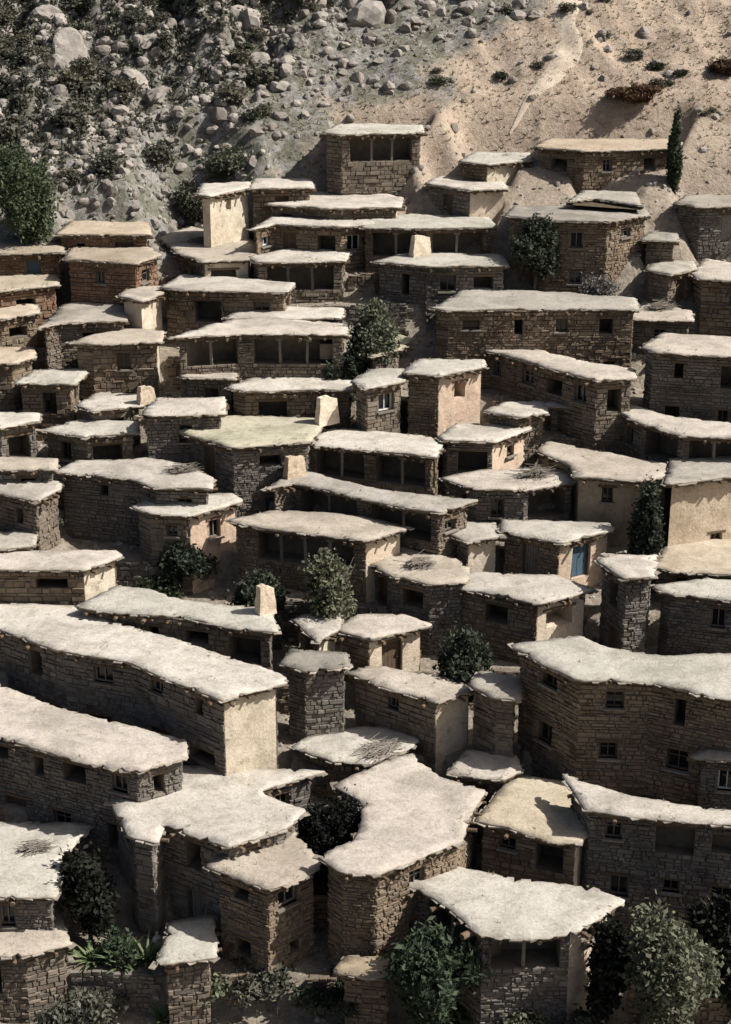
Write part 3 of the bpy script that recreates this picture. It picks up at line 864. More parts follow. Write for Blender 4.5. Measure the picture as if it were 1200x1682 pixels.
def build_house(k, h):
    rng = random.Random(hash_s(k))
    op = h['op']
    b0 = h['base'].copy()
    # the Empty stands at the middle of the plan, at the wall foot
    z = h['z']
    cxy = sum(h['plan'], Vector((0, 0))) / len(h['plan'])
    root = empty('stone_house', b0)
    tag(root, h['label'], 'house', 'flat roofed stone houses stepped up the hillside')
    mud = M['mud_' + op['mud']] if 'mud' in op else M['mud']
    rm, outline = roof_mesh(h, rng, mud)
    roof = link('roof', rm, root)
    br = inset(outline, 0.06)
    link('brush_layer', slab_mesh('brush_layer', br, z - 0.27, z - 0.11, b0, M['brush'], rng, 0.06), roof)
    wp = inset(simplify(h['plan'], 0.45), 0.36)
    if area2(wp) <= 0.5: wp = inset(simplify(h['plan'], 0.3), 0.12)
    ev, ef = [], []              # flat stones bedded along the eave
    e = 0
    while e < len(outline):
        p0, p1 = outline[e], outline[(e + 1) % len(outline)]
        tt = p1 - p0
        if tt.length > .05 and rng.random() < .8:
            tt.normalize()
            no = Vector((tt.y, -tt.x))
            hw, pr, th = rng.uniform(.12, .3), rng.uniform(.0, .13), rng.uniform(.03, .06)
            zc_ = z - .13 - rng.uniform(0, .04) - b0.z
            an = rng.uniform(-.25, .25)
            t2 = Vector((tt.x * math.cos(an) - tt.y * math.sin(an), tt.x * math.sin(an) + tt.y * math.cos(an)))
            n2 = Vector((t2.y, -t2.x))
            s_ = len(ev)
            for dz in (0, th):
                for (uu, vv) in ((-hw, -.25), (hw, -.25), (hw * rng.uniform(.7, 1), pr), (-hw * rng.uniform(.7, 1), pr)):
                    q_ = p0 + t2 * uu + n2 * vv
                    ev.append((q_.x - b0.x, q_.y - b0.y, zc_ + dz))
            ef += [[s_ + 4, s_ + 5, s_ + 6, s_ + 7], [s_ + 3, s_ + 2, s_ + 1, s_], [s_, s_ + 1, s_ + 5, s_ + 4], [s_ + 1, s_ + 2, s_ + 6, s_ + 5], [s_ + 2, s_ + 3, s_ + 7, s_ + 6], [s_ + 3, s_, s_ + 4, s_ + 7]]
        e += rng.choice((1, 2, 2, 3))
    if ev: tag(link('edge_stones', mesh_np('edge_stones', ev, ef, [M['stone_edge']]), roof), kind='stuff')
    wv, wf = [], []
    for q in range(int(6 + abs(area2(h['plan'])) * 0.5 * rng.choice((.15, .3, .9)))):
        e = rng.randrange(len(outline))
        p = outline[e].lerp(cxy, min(1, abs(rng.gauss(0, .16)) + .03)) if rng.random() < .8 else outline[e].lerp(cxy, rng.random())
        for bl in range(5):
            an, ln, tw = rng.uniform(0, 6.28), rng.uniform(.04, .11), rng.uniform(.015, .03)
            d_ = Vector((math.cos(an), math.sin(an)))
            s_ = len(wv)
            px_, py_, pz_ = p.x - b0.x + d_.x * .03, p.y - b0.y + d_.y * .03, z - b0.z - .04
            wv += [(px_ - d_.y * tw, py_ + d_.x * tw, pz_), (px_ + d_.y * tw, py_ - d_.x * tw, pz_), (px_ + d_.x * ln, py_ + d_.y * ln, pz_ + ln * 1.1)]
            wf.append([s_, s_ + 1, s_ + 2])
    if wv: tag(link('weeds', mesh_np('weeds', wv, wf, [M['weed']]), roof), kind='stuff')
    stone = {'brown': M['stone_brown'], 'grey': M['stone_grey'], 'rust': M['stone_rust']}.get(op.get('wall'), M['stone'])
    zt = z - 0.14
    BV, BF = [], []           # backing wall
    plast = []                # plastered faces, one object each
    SV, SF = [], []           # stones
    n = len(wp)
    # plastered ends: faces turned right to the sun, sunlight put into their pale colour
    edges = []
    for i in range(n):
        a, b_ = wp[i], wp[(i + 1) % n]
        L = (b_ - a).length
        if L < 0.25: continue
        t = (b_ - a) / L
        nn = Vector((t.y, -t.x))
        edges.append((i, a, b_, L, t, nn))
    right = [e for e in edges if e[5].x > 0.2 and e[5].y < 0.35 and e[3] > 0.8]
    plset = set()
    if 'plastall' in op: plset = {e[0] for e in edges}
    elif 'plast' in op or 'plastp' in op or 'plastr' in op:
        plset = {e[0] for e in right}
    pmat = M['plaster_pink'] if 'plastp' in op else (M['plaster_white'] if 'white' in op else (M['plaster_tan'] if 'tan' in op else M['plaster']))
    win_mats = [M['wood'], M['wood_grey'], M['wood'], M['wood'], M['wood_grey'], M['paint_white']]
    wmat = rng.choice(win_mats)
    ssz = rng.uniform(0.8, 1.5)
    nb = 0
    for (i, a, b_, L, t, nn) in edges:
        ga = min(float(hill(p.x, p.y)) for p in (a, b_, (a + b_) / 2))
        zb = min(ga, z - 1.0) - 3.8
        Ht = zt - zb
        gmid = min(ground(*(((a + b_) / 2) + nn * 0.5)), z - 0.5)
        vis = z - gmid
        front = nn.y < -0.35
        # openings (u0, u1, z0, z1, kind)
        ops = []
        if vis > 1.5 and nn.y < 0.25 and L > 1.9:
            zones = [z - 0.45]
            if vis > 4.1: zones.append(z - 3.0)
            for zi, ztop in enumerate(zones):
                nw = max(1, int((L - 0.5) / rng.uniform(1.7, 2.5)))
                if i in plset: nw = 1 if rng.random() < 0.6 and L > 2.6 else 0
                has_door = rng.randrange(nw) if nw and (ztop - gmid) < 2.9 and (ztop - gmid) > 1.6 and rng.random() < 0.75 else -1
                for q in range(nw):
                    uc = (q + 0.5) * L / nw + rng.uniform(-0.2, 0.2)
                    if q == has_door:
                        dw, dh = rng.choice((0.9, 1.0, 1.2)), min(1.8, ztop - gmid - 0.15)
                        zb_ = ztop - 0.25 - dh + 0.1
                        if uc - dw / 2 > .2 and uc + dw / 2 < L - .2: ops.append((uc - dw / 2, uc + dw / 2, zb_, zb_ + dh, 'door'))
                    else:
                        kd = 'window' if rng.random() < 0.5 else 'hole'
                        ww, wh = (rng.choice((0.6, 0.7, 0.8, 1.0)), rng.choice((0.6, 0.8, 1.0))) if kd == 'window' else (rng.choice((0.5, 0.8, 1.2, 1.6)), rng.choice((0.6, 0.9, 1.3)))
                        wh = round(min(wh, max(0.5, ztop - gmid - 0.7)), 1)
                        z1_ = ztop - rng.uniform(0.2, 0.35)
                        if uc - ww / 2 > .25 and uc + ww / 2 < L - .25: ops.append((uc - ww / 2, uc + ww / 2, z1_ - wh, z1_, kd))
        if 'porch' in op and front and L > 2.6 and i not in plset and vis > 1.0:
            ph_ = min(1.5, vis - 0.35)
            ops = []
            kx_ = 1 if L < 7 else 2
            for q in range(kx_):
                u0_, u1_ = (q + .1) * L / kx_, (q + .9) * L / kx_
                ops.append((u0_, u1_, z - .42 - ph_, z - .42, 'hole'))
                npst = max(1, int((u1_ - u0_) / 1.3))
                for w_ in range(1, npst):
                    pp = a + t * (u0_ + (u1_ - u0_) * w_ / npst + rng.uniform(-.1, .1)) - nn * .15
                    link('post', POST, root, (pp.x - b0.x, pp.y - b0.y, z - .42 - ph_ - b0.z), (rng.uniform(-.03, .03), rng.uniform(-.03, .03), rng.uniform(-.3, .3)), (1, 1, ph_))
        tV, tF = ([], []) if i in plset else (BV, BF)
        if i in plset: plast.append((tV, tF))
        us = sorted({0.0, L, *[o[0] for o in ops], *[o[1] for o in ops]})
        zs = sorted({zb, zt, *[o[2] for o in ops], *[o[3] for o in ops]})
        if i in plset:
            us = sorted(set(us) | set(np.arange(0.4, L, 0.5).tolist()))
            zs = sorted(set(zs) | set(np.arange(zb + .4, zt, 0.5).tolist()))

        def W3(u, d, zz):
            p = a + t * u + nn * d
            return (p.x - b0.x, p.y - b0.y, zz - b0.z)
        grid = {}

        def vid(iu, iz):
            if (iu, iz) not in grid:
                grid[(iu, iz)] = len(tV)
                d = 0.0
                if i in plset and 0 < iu < len(us) - 1: d = 0.05 * mnoise.noise((us[iu] * 1.3, zs[iz] * 1.3, i + 3.3))
                tV.append(W3(us[iu], d, zs[iz]))
            return grid[(iu, iz)]
        for iu in range(len(us) - 1):
            for iz in range(len(zs) - 1):
                uc, zc = (us[iu] + us[iu + 1]) / 2, (zs[iz] + zs[iz + 1]) / 2
                if any(o[0] < uc < o[1] and o[2] < zc < o[3] for o in ops): continue
                tF.append([vid(iu, iz), vid(iu + 1, iz), vid(iu + 1, iz + 1), vid(iu, iz + 1)])
        for (u0, u1, z0, z1, kind) in ops:
            s = len(tV)
            R = 0.34 if kind != 'hole' else 1.3
            for d in (0.0, -R):
                tV.extend([W3(u0, d, z0), W3(u1, d, z0), W3(u1, d, z1), W3(u0, d, z1)])
            for q in range(4):
                r = (q + 1) % 4
                tF.append([s + q, s + r, s + 4 + r, s + 4 + q])
            tF.append([s + 4, s + 5, s + 6, s + 7])
            uc = (u0 + u1) / 2
            rot = (0, 0, math.atan2(t.y, t.x))
            if kind == 'window':
                fm, pm, sm = window_meshes(u1 - u0, z1 - z0, wmat, rng.random() < 0.5)
                wo = link('window', fm, root, W3(uc, -0.18, z0), rot)
                link('pane', pm, wo)
                link('sill', sm, wo)
            elif kind == 'door':
                dm, fm, hm = door_meshes(u1 - u0, z1 - z0, M['paint_blue'] if 'blue' in op else M[rng.choice(DOORW)])
                do = link('door', dm, root, W3(uc, -0.16, z0), rot)
                link('frame', fm, do)
                link('handle', hm, do)
            # timber lintel
            lv = boxes_mesh('lintel', [(-(u1 - u0) / 2 - .2, (u1 - u0) / 2 + .2, -.06, .16, 0, .13)], M['wood'])
            link('lintel', lv, root, W3(uc, -0.02, z1 + .005), rot)
        # stones
        if i not in plset and vis > 0.25:
            zc = max(zb, gmid - 0.6)
            while zc < zt - 0.05:
                rh = rng.uniform(0.10, 0.25) * ssz
                z1 = min(zc + rh, zt)
                u = -0.04
                while u < L:
                    ln = rng.uniform(0.14, 0.55) * ssz * rng.choice((.7, 1, 1, 1.5))
                    u1 = min(u + ln, L + 0.04)
                    if u1 - u > 0.06:
                        s0, s1, skip = u, u1, False
                        for o in ops:
                            if o[2] - .02 < (zc + z1) / 2 < o[3] + .14:
                                e0, e1 = (o[0], o[1]) if (zc + z1) / 2 < o[3] else (o[0] - .2, o[1] + .2)
                                if s0 < e1 and s1 > e0:
                                    if s0 < e0 - .06: s1 = e0
                                    elif s1 > e1 + .06: s0 = e1
                                    else: skip = True
                        if not skip and s1 - s0 > 0.05:
                            d = rng.uniform(0.015, 0.11)
                            g = 0.012
                            j = lambda: rng.uniform(-0.018, 0.018)
                            s = len(SV)
                            SV.extend([W3(s0 + g, 0, zc + g), W3(s1 - g, 0, zc + g), W3(s1 - g, 0, z1 - g), W3(s0 + g, 0, z1 - g),
                                       W3(s0 + .035 + j(), d + j(), zc + .03 + j()), W3(s1 - .035 + j(), d + j(), zc + .03 + j()),
                                       W3(s1 - .035 + j(), d + j(), z1 - .03 + j()), W3(s0 + .035 + j(), d + j(), z1 - .03 + j())])
                            SF.extend([[s + 4, s + 5, s + 6, s + 7], [s, s + 1, s + 5, s + 4], [s + 1, s + 2, s + 6, s + 5], [s + 2, s + 3, s + 7, s + 6], [s + 3, s, s + 4, s + 7]])
                    u = u1
                zc = z1
        # beam ends under the eave
        if nn.y < 0.2 and L > 1.2 and vis > 0.6:
            sp_ = rng.uniform(0.55, 0.8)
            cnt = max(2, int(L / sp_))
            for q in range(cnt):
                if rng.random() < .15: continue
                uu = (q + 0.5) * L / cnt + rng.uniform(-.2, .2)
                link('beam', BEAM, roof, W3(uu, -0.02 + rng.uniform(-.14, .10), z - 0.33 + rng.uniform(-.03, .01)), (rng.uniform(-.06, .06), 0, math.atan2(t.y, t.x) + rng.uniform(-.14, .14)), (rng.uniform(.6, 1.3) * (1.5 if 'beams' in op else 1),) * 3)
    wall = None
    if BV:
        wall = link('wall', mesh_np('wall', BV, BF, [M['mortar']]), root)
    for (PV, PF) in plast:
        pw = link('plastered_wall', mesh_np('plastered_wall', PV, PF, [pmat], smooth=False), root)
        wall = wall or pw
    if SV:
        so = link('stonework', mesh_np('stonework', np.array(SV), np.array(SF), [stone]), wall)
        so['kind'] = 'stuff'
    return root


def hash_s(s):
    v = 7
    for c in s: v = (v * 131 + ord(c)) % 1000003
    return v


for k, h in HOUSES.items():
    build_house(k, h)

# ------------------------------------------------------------------ dry stone retaining walls of the terraces
def inside_any(x, y):
    for h in HOUSES.values():
        x0, x1, y0, y1 = h['bb']
        if x0 < x < x1 and y0 < y < y1 and in_poly(np.array([x]), np.array([y]), [(p.x, p.y) for p in h['plan']])[0]: return True
    return False


for h in HOUSES.values():
    h['bb'] = (min(p.x for p in h['plan']), max(p.x for p in h['plan']), min(p.y for p in h['plan']), max(p.y for p in h['plan']))


def retaining_wall(k, xa, xb, rng):
    """stone wall from xa to xb along terrace line k; stretches that run through a house are left out"""
    st = 0.8
    n = max(2, int((xb - xa) / st))
    pts = []
    for i in range(n + 1):
        x = xa + 0.02 + (xb - xa - 0.04) * i / n
        y, dz = terr_y(k, x)
        top = float(hill(x, y)) + dz - 1.1 + 0.12
        foot = terr_h(x, y - 0.8)[0] - 0.3
        pts.append((Vector((x, y - 0.05)), top, foot, inside_any(x, y) or y > top_line(x) - 3))
    runs, cur = [], []
    for p in pts:
        if p[3]:
            if len(cur) > 1: runs.append(cur)
            cur = []
        else: cur.append(p)
    if len(cur) > 1: runs.append(cur)
    for run in runs:
        b0 = Vector((run[0][0].x, run[0][0].y, run[0][2]))
        V, F, SV, SF = [], [], [], []
        for (p, top, foot, _) in run:
            V += [(p.x, p.y, foot), (p.x, p.y, top - .05), (p.x, p.y + .5, top - .05), (p.x, p.y + .5, foot)]
        for i in range(len(run) - 1):
            a = 4 * i
            for q in range(3): F.append([a + q, a + 4 + q, a + 5 + q, a + 1 + q])
        F.append([0, 1, 2, 3])
        a = 4 * (len(run) - 1)
        F.append([a + 3, a + 2, a + 1, a])
        # stones on the face and coping stones
        for i in range(len(run) - 1):
            (p, t0, f0, _), (q, t1, f1, _) = run[i], run[i + 1]
            L = (q - p).length
            t = (q - p) / L
            nn = Vector((t.y, -t.x))
            zb, zt = max(f0, f1), (t0 + t1) / 2
            z = zb
            while z < zt:
                z1 = min(z + rng.uniform(.16, .32), zt + rng.uniform(0, .12))
                u = rng.uniform(-.2, 0)
                while u < L:
                    u1 = u + rng.uniform(.22, .6)
                    d = rng.uniform(.03, .11)
                    s_ = len(SV)
                    for (uu, dd, zz) in ((u + .015, -.05, z + .01), (u1 - .015, -.05, z + .01), (u1 - .015, -.05, z1 - .01), (u + .015, -.05, z1 - .01),
                                         (u + .04, d, z + .03), (u1 - .04, d, z + .03), (u1 - .04, d, z1 - .03), (u + .04, d, z1 - .03)):
                        w = p + t * (uu + rng.uniform(-.02, .02)) + nn * (dd + rng.uniform(-.02, .02))
                        SV.append((w.x, w.y, zz + rng.uniform(-.02, .02)))
                    SF += [[s_ + 4, s_ + 5, s_ + 6, s_ + 7], [s_, s_ + 1, s_ + 5, s_ + 4], [s_ + 1, s_ + 2, s_ + 6, s_ + 5], [s_ + 2, s_ + 3, s_ + 7, s_ + 6], [s_ + 3, s_, s_ + 4, s_ + 7]]
                    u = u1
                z = z1
        root = link('retaining_wall', mesh_np('retaining_wall', np.array(V) - np.array(b0), F, [M['mortar']]), None, b0)
        tag(root, 'low dry stone retaining wall holding up a village terrace', 'wall', 'retaining walls between the houses')
        if SV:
            so = link('stonework', mesh_np('stonework', np.array(SV) - np.array(b0), np.array(SF), [M[rng.choice(('stone', 'stone_grey', 'stone_brown'))]]), root)
            so['kind'] = 'stuff'


for k in TERR:
    xs_, _, _ = SEGX[k]
    rg = random.Random(300 + k)
    for i in range(len(xs_) - 1):
        half = 600.0 / FPX * (47.5 + 3.75 * k) * 1.12 + 2
        if xs_[i + 1] < -half or xs_[i] > half: continue
        if terr_y(k, 0)[0] > 112: continue
        retaining_wall(k, xs_[i], xs_[i + 1], rg)

# ------------------------------------------------------------------ pale plastered piers standing on roofs and terraces
def pier(x, y0, y1, wpx, zname, label, mat='plaster'):
    """a short mud-plastered spur wall, its broad side turned to the sun"""
    z = HOUSES[zname]['z']
    B = ray_plane(x, y1, z)
    H = ray_y(x, y0, B.y).z - B.z
    w = wpx / ppm(B)
    bm = bmesh.new()
    nx_, nz_ = 6, 6
    rg = random.Random(int(x))
    V, F = [], []
    for side in (0, 1):
        for iz in range(nz_ + 1):
            for ix in range(nx_ + 1):
                u, v = ix / nx_ - .5, iz / nz_
                hh = H * (1 - .25 * max(0, u + .1)) + rg.uniform(-.05, .05)
                V.append((u * w * 1.3 * (1.1 - .25 * v) + rg.uniform(-.02, .02), (-.22 if side == 0 else .22) * (1.1 - .3 * v) + rg.uniform(-.02, .02), -.1 + (hh + .1) * v))
    S = (nx_ + 1) * (nz_ + 1)
    g = lambda sd, ix, iz: sd * S + iz * (nx_ + 1) + ix
    for iz in range(nz_):
        for ix in range(nx_):
            F.append([g(0, ix, iz), g(0, ix + 1, iz), g(0, ix + 1, iz + 1), g(0, ix, iz + 1)])
            F.append([g(1, ix + 1, iz), g(1, ix, iz), g(1, ix, iz + 1), g(1, ix + 1, iz + 1)])
        F.append([g(0, nx_, iz), g(1, nx_, iz), g(1, nx_, iz + 1), g(0, nx_, iz + 1)])
        F.append([g(1, 0, iz), g(0, 0, iz), g(0, 0, iz + 1), g(1, 0, iz + 1)])
    for ix in range(nx_): F.append([g(0, ix, nz_), g(0, ix + 1, nz_), g(1, ix + 1, nz_), g(1, ix, nz_)])
    bm.free()
    o = link('spur_wall', mesh_np('spur_wall', V, F, [M[mat]]), None, B, (0, 0, rad(38)))
    tag(o, label, 'wall', 'short pale plastered spur walls')
    return o


pier(836, 516, 562, 30, 'R35', 'bright tapered spur wall standing on the ramp like roof before the brown front')
pier(690, 386, 420, 28, 'R43', 'short cream spur wall in front of the paired brown windows')
pier(537, 650, 694, 30, 'R52', 'pale spur wall at the back corner of the moss tinted terrace roof')
pier(436, 960, 1006, 24, 'R4', 'slim pale spur wall at the end of the narrow stepped roof')
pier(484, 748, 782, 28, 'R25', 'pale spur wall where the thin winding roof begins')
pier(240, 634, 660, 22, 'R49', 'low pale spur wall behind the straight black shade line roof')

# ------------------------------------------------------------------ heaps of brushwood and pale sacks
def brush_heap(x, y, zname, w, label):
    B = ray_plane(x, y, HOUSES[zname]['z']) if zname else ray_hill(x, y)
    if not zname: B.z = ground(B.x, B.y)
    rg = random.Random(int(x + y))
    V, F = [], []
    for q in range(90):
        an = rg.gauss(0.4, .5)
        ln = w * rg.uniform(.35, .6)
        c_ = Vector((rg.gauss(0, w * .22), rg.gauss(0, w * .16), abs(rg.gauss(0, w * .14)) + .03))
        d = Vector((math.cos(an), math.sin(an), rg.uniform(-.2, .25))) * ln
        tube(V, F, c_ - d, c_ + d, rg.uniform(.012, .03), .008, 4)
    o = link('brushwood_heap', mesh_np('brushwood_heap', V, F, [M['wood_grey']]), None, B)
    tag(o, label, 'brushwood', 'heaps of brushwood on the roofs')


def sack(x, y, w, label):
    B = ray_hill(x, y)
    rg = random.Random(int(x))
    V, F = [], []
    n, m_ = 14, 8
    for i in range(m_ + 1):
        v = i / m_
        rr = w * (.46, .52, .53, .5, .45, .38, .2, .1, .15)[i]
        for j in range(n):
            a_ = 2 * math.pi * j / n
            f = 1 + .16 * mnoise.noise((math.cos(a_) * 2, math.sin(a_) * 2, v * 4 + x))
            V.append((rr * f * math.cos(a_), rr * .75 * f * math.sin(a_), w * 1.45 * v))
    for i in range(m_):
        for j in range(n):
            k_ = (j + 1) % n
            F.append([i * n + j, i * n + k_, (i + 1) * n + k_, (i + 1) * n + j])
    F.append([m_ * n + j for j in range(n)])
    B.z = ground(B.x, B.y)
    o = link('sack', mesh_np('sack', V, F, [M['plaster_white']], smooth=True), None, B, (rg.uniform(-.1, .1), rg.uniform(-.1, .1), rg.uniform(0, 6)))
    tag(o, label, 'sack', 'pale sacks in the yards')


def tube(V, F, p0, p1, r0, r1, n=7):
    d = (p1 - p0)
    q = d.to_track_quat('Z', 'Y')
    s = len(V)
    for p, r in ((p0, r0), (p1, r1)):
        for i in range(n):
            a = 2 * math.pi * i / n
            v = p + q @ Vector((r * math.cos(a), r * math.sin(a), 0))
            V.append(tuple(v))
    for i in range(n):
        j = (i + 1) % n
        F.append([s + i, s + j, s + n + j, s + n + i])
    F.append([s + n + i for i in range(n)])


brush_heap(628, 1236, 'R12', 1.5, 'grey brushwood heap at the back of the low roof by the star shaped roof')
brush_heap(880, 782, 'R24', 1.4, 'brushwood heap on the dusty littered roof')
brush_heap(690, 930, 'R17a', 1.1, 'small brushwood heap on the bulging pale roof')
brush_heap(340, 398, 'R68', 1.6, 'brushwood heap on the lilac tinted terrace roof')
brush_heap(1085, 508, 'R40', 1.2, 'brushwood heap on the crumpled pale roof')
brush_heap(300, 775, 'R28', 1.1, 'low brushwood heap on the hooked pale roof')
brush_heap(60, 1395, 'R1', 1.0, 'brushwood heap on the pale square roof')
sack(254, 1500, .5, 'pinkish white sack by the dark wall of the notched roof house')
sack(316, 1502, .45, 'smaller pale sack by the dark wall of the notched roof house')
sack(852, 880, .45, 'pale sack in the yard below the dusty littered roof')

# ------------------------------------------------------------------ trees and bushes
def leaves_mesh(name, rx, ry, rz, nclump, per, leaf, mat, seed, aspect=1.8, upright=0.0, clump=0.22, hollow=0.55, lobes=0):
    r = np.random.default_rng(seed)
    d = r.normal(size=(nclump, 3))
    d /= np.linalg.norm(d, axis=1)[:, None]
    rad_ = hollow + (1 - hollow) * r.random(nclump) ** 0.6
    rad_ *= 1 + 0.12 * r.normal(size=nclump)
    C = d * rad_[:, None]
    if lobes:                      # several uneven lobes instead of one ball
        lc = r.normal(size=(lobes, 3))
        lc /= np.linalg.norm(lc, axis=1)[:, None]
        lc *= (0.35 + 0.55 * r.random((lobes, 1)))
        lc[:, 2] -= 0.12
        lr = 0.32 + 0.34 * r.random(lobes)
        w_ = r.choice(lobes, nclump, p=lr ** 2 / np.sum(lr ** 2))
        C = lc[w_] + C * lr[w_][:, None]
    else: C[:, 2] = np.where(C[:, 2] < -0.75, -0.75, C[:, 2])
    if lobes: clump *= 0.55
    L = np.repeat(C, per, axis=0) + r.normal(size=(nclump * per, 3)) * clump * (0.5 + r.random((nclump * per, 1)))
    L *= np.array([rx, ry, rz])
    n = len(L)
    ax = r.normal(size=(n, 3))
    ax[:, 2] += upright
    ax /= np.linalg.norm(ax, axis=1)[:, None]
    o = r.normal(size=(n, 3))
    bx = np.cross(ax, o)
    bx /= np.linalg.norm(bx, axis=1)[:, None]
    sz = leaf * (0.6 + 0.8 * r.random((n, 1)))
    A = ax * sz * aspect / 2
    Bv = bx * sz / 2
    V = np.stack([L - A, L + Bv, L + A, L - Bv], 1).reshape(-1, 3)
    F = np.arange(4 * n).reshape(n, 4)
    return mesh_np(name, V, F, [mat])


def tube(V, F, p0, p1, r0, r1, n=7):
    d = (p1 - p0)
    q = d.to_track_quat('Z', 'Y')
    s = len(V)
    for p, r in ((p0, r0), (p1, r1)):
        for i in range(n):
            a = 2 * math.pi * i / n
            v = p + q @ Vector((r * math.cos(a), r * math.sin(a), 0))
            V.append(tuple(v))
    for i in range(n):
        j = (i + 1) % n
        F.append([s + i, s + j, s + n + j, s + n + i])
    F.append([s + n + i for i in range(n)])


def trunk_mesh(H, r, rx, rz, rng):
    V, F = [], []
    p = Vector((0, 0, -0.4))
    tips = []
    segs = 4
    th = max(0.3, H - rz * 0.5)
    for i in range(segs):
        q = Vector((rng.uniform(-.08, .08) * H * .3, rng.uniform(-.08, .08) * H * .3, -0.4 + (th + 0.4) * (i + 1) / segs))
        tube(V, F, p, q, r * (1 - .15 * i), r * (1 - .15 * (i + 1)))
        p = q
        if i >= 1: tips.append(q)
    for q in tips:
        for _ in range(4):
            a = rng.uniform(0, 6.28)
            e = Vector((math.cos(a) * rx * .75, math.sin(a) * rx * .75, H - q.z + rng.uniform(-.2, .6) * rz)) * rng.uniform(.5, 1)
            m_ = q + e * .5 + Vector((0, 0, .1))
            tube(V, F, q, m_, r * .4, r * .25, 5)
            tube(V, F, m_, q + e, r * .25, r * .08, 5)
    return mesh_np('trunk', V, F, [M['bark']], smooth=True)


def tree(x, yc, wpx, hpx, yb, mat, label, name='tree', cat='tree', dens=1.0, leaf=0.16, aspect=1.8, upright=0.0, seed=None, ry=None, group=None, sunk=False):
    bush = name == 'bush' and not sunk
    B = ray_ground(x, yc + hpx * .5) if bush else ray_hill(x, yb)
    B.z = ground(B.x, B.y)
    C = ray_y(x, yc, B.y)
    s = ppm(B)
    rx = wpx / s / 2
    rz = hpx / s / 2 / 0.95
    H = C.z - B.z
    if H < rz * 0.7 or bush: H = rz * 0.7
    seed = seed or int(x * 3 + yc)
    rng = random.Random(seed)
    root = empty(name, B)
    tag(root, label, cat, group)
    link('trunk', trunk_mesh(H, max(0.05, rx * 0.09), rx, rz, rng), root)
    nl = int(dens * 60 * (rx * rz * 1.2 + 1.0))
    low = max(0.0, (H - rz) - 0.5) * 0.3                     # branches hang low
    cm = leaves_mesh('crown', rx * .80, (ry or rx) * .80, rz * .80 + low, max(40, int(nl * (1.2 + low / rz))), 22, leaf * .85, M[mat], seed, aspect, upright, lobes=9 + int(low * 4))
    H -= low
    link('crown', cm, root, (0, 0, H))
    return root


tree(42, 310, 120, 170, 400, 'leaf', 'tall soft green tree beside the brown timbered house')
tree(1105, 240, 30, 130, 300, 'leaf', 'slim columnar green tree beside the high house on the tan slope', dens=1.6)
tree(880, 385, 80, 60, 452, 'leaf_dark', 'dark blue green tree before the broad dark walled house', dens=1.5)
tree(945, 425, 60, 40, 462, 'leaf_scrub', 'low dull bush in front of the broad dark walled house', 'bush', 'bush', dens=1.4)
tree(618, 532, 96, 76, 590, 'leaf_grey', 'grey green bush beside the little grey green roof', dens=1.3)
tree(566, 590, 56, 60, 622, 'leaf_dark', 'small dark bush at the end of the very long roof')
tree(546, 948, 104, 100, 1010, 'leaf_grey', 'round grey green tree before the long brown wall', dens=1.3)
tree(420, 975, 90, 60, 1000, 'leaf_dark', 'dark low bush under the slim white pier')
tree(752, 1076, 96, 82, 1125, 'leaf_dark', 'dark round tree beside the cream plastered house', dens=1.4)
tree(544, 1354, 112, 100, 1400, 'leaf_black', 'round black bush added to darken the hollow between three pale roofs', 'bush', 'bush', dens=3.0, leaf=0.11, sunk=True)  # added bush; its near-black leaves stand in for the hollow's shade
tree(716, 1562, 140, 96, 1665, 'leaf', 'bushy fresh green tree before the fan shaped roof', dens=1.6, leaf=0.15, aspect=2.6, upright=0.4)
tree(1098, 1552, 165, 125, 1665, 'leaf_grey', 'big round grey green tree below the tall dark wall', dens=1.2)
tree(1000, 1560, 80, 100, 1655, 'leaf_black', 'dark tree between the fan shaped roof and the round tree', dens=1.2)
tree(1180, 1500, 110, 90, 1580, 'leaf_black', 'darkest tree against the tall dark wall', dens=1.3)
tree(1210, 1590, 90, 110, 1680, 'leaf_dark', 'dark bush at the foot of the big round tree', 'bush', 'bush')
tree(146, 1440, 104, 104, 1500, 'leaf_black', 'tree coloured near black as shade between the pale square roof and the notched roof', dens=1.5)  # leaf colour darkened to stand in for a shaded mass
tree(326, 330, 84, 60, 368, 'leaf_grey', 'silver grey bush beside the beige tower house', 'bush', 'bush')
tree(372, 262, 90, 60, 290, 'leaf_grey', 'pale green bush on the slope above the beige tower house', 'bush', 'bush')
tree(992, 482, 84, 74, 522, 'leaf_bare', 'leafless lilac grey bush behind the wide brown windowed house', 'bush', 'bush', dens=1.4, leaf=0.12)
tree(265, 960, 90, 46, 985, 'leaf', 'low green bush on the narrow stepped roof edge', 'bush', 'bush')
tree(1056, 845, 60, 110, 905, 'leaf_dark', 'dark narrow tree in the gap beside the sunlit cream wall', dens=1.3)
tree(60, 838, 130, 50, 870, 'leaf_dark', 'dark green bushes below the bright stub of roof', 'bush', 'bush')
tree(425, 1590, 120, 60, 1655, 'leaf_scrub', 'dusty scrub bush against the rough rubble wall', 'bush', 'bush')
tree(560, 1622, 150, 36, 1680, 'leaf_dark', 'dark scrub bush below the star shaped roof', 'bush', 'bush')
tree(300, 905, 120, 60, 950, 'leaf_dark', 'dark bush below the salmon pink patch', 'bush', 'bush')
tree(130, 1660, 160, 90, 1720, 'leaf_scrub', 'scrub bush below the low pale terrace roof', 'bush', 'bush')
tree(760, 1650, 110, 60, 1690, 'leaf', 'low green bush at the foot of the bushy fresh green tree', 'bush', 'bush')
tree(1048, 150, 96, 26, 160, 'leaf_ledge_shade', 'low rust brown thicket in place of a shadowed ledge above the high house', 'bush', 'bush', dens=3)  # made-up thicket, coloured as the shadow under a ledge
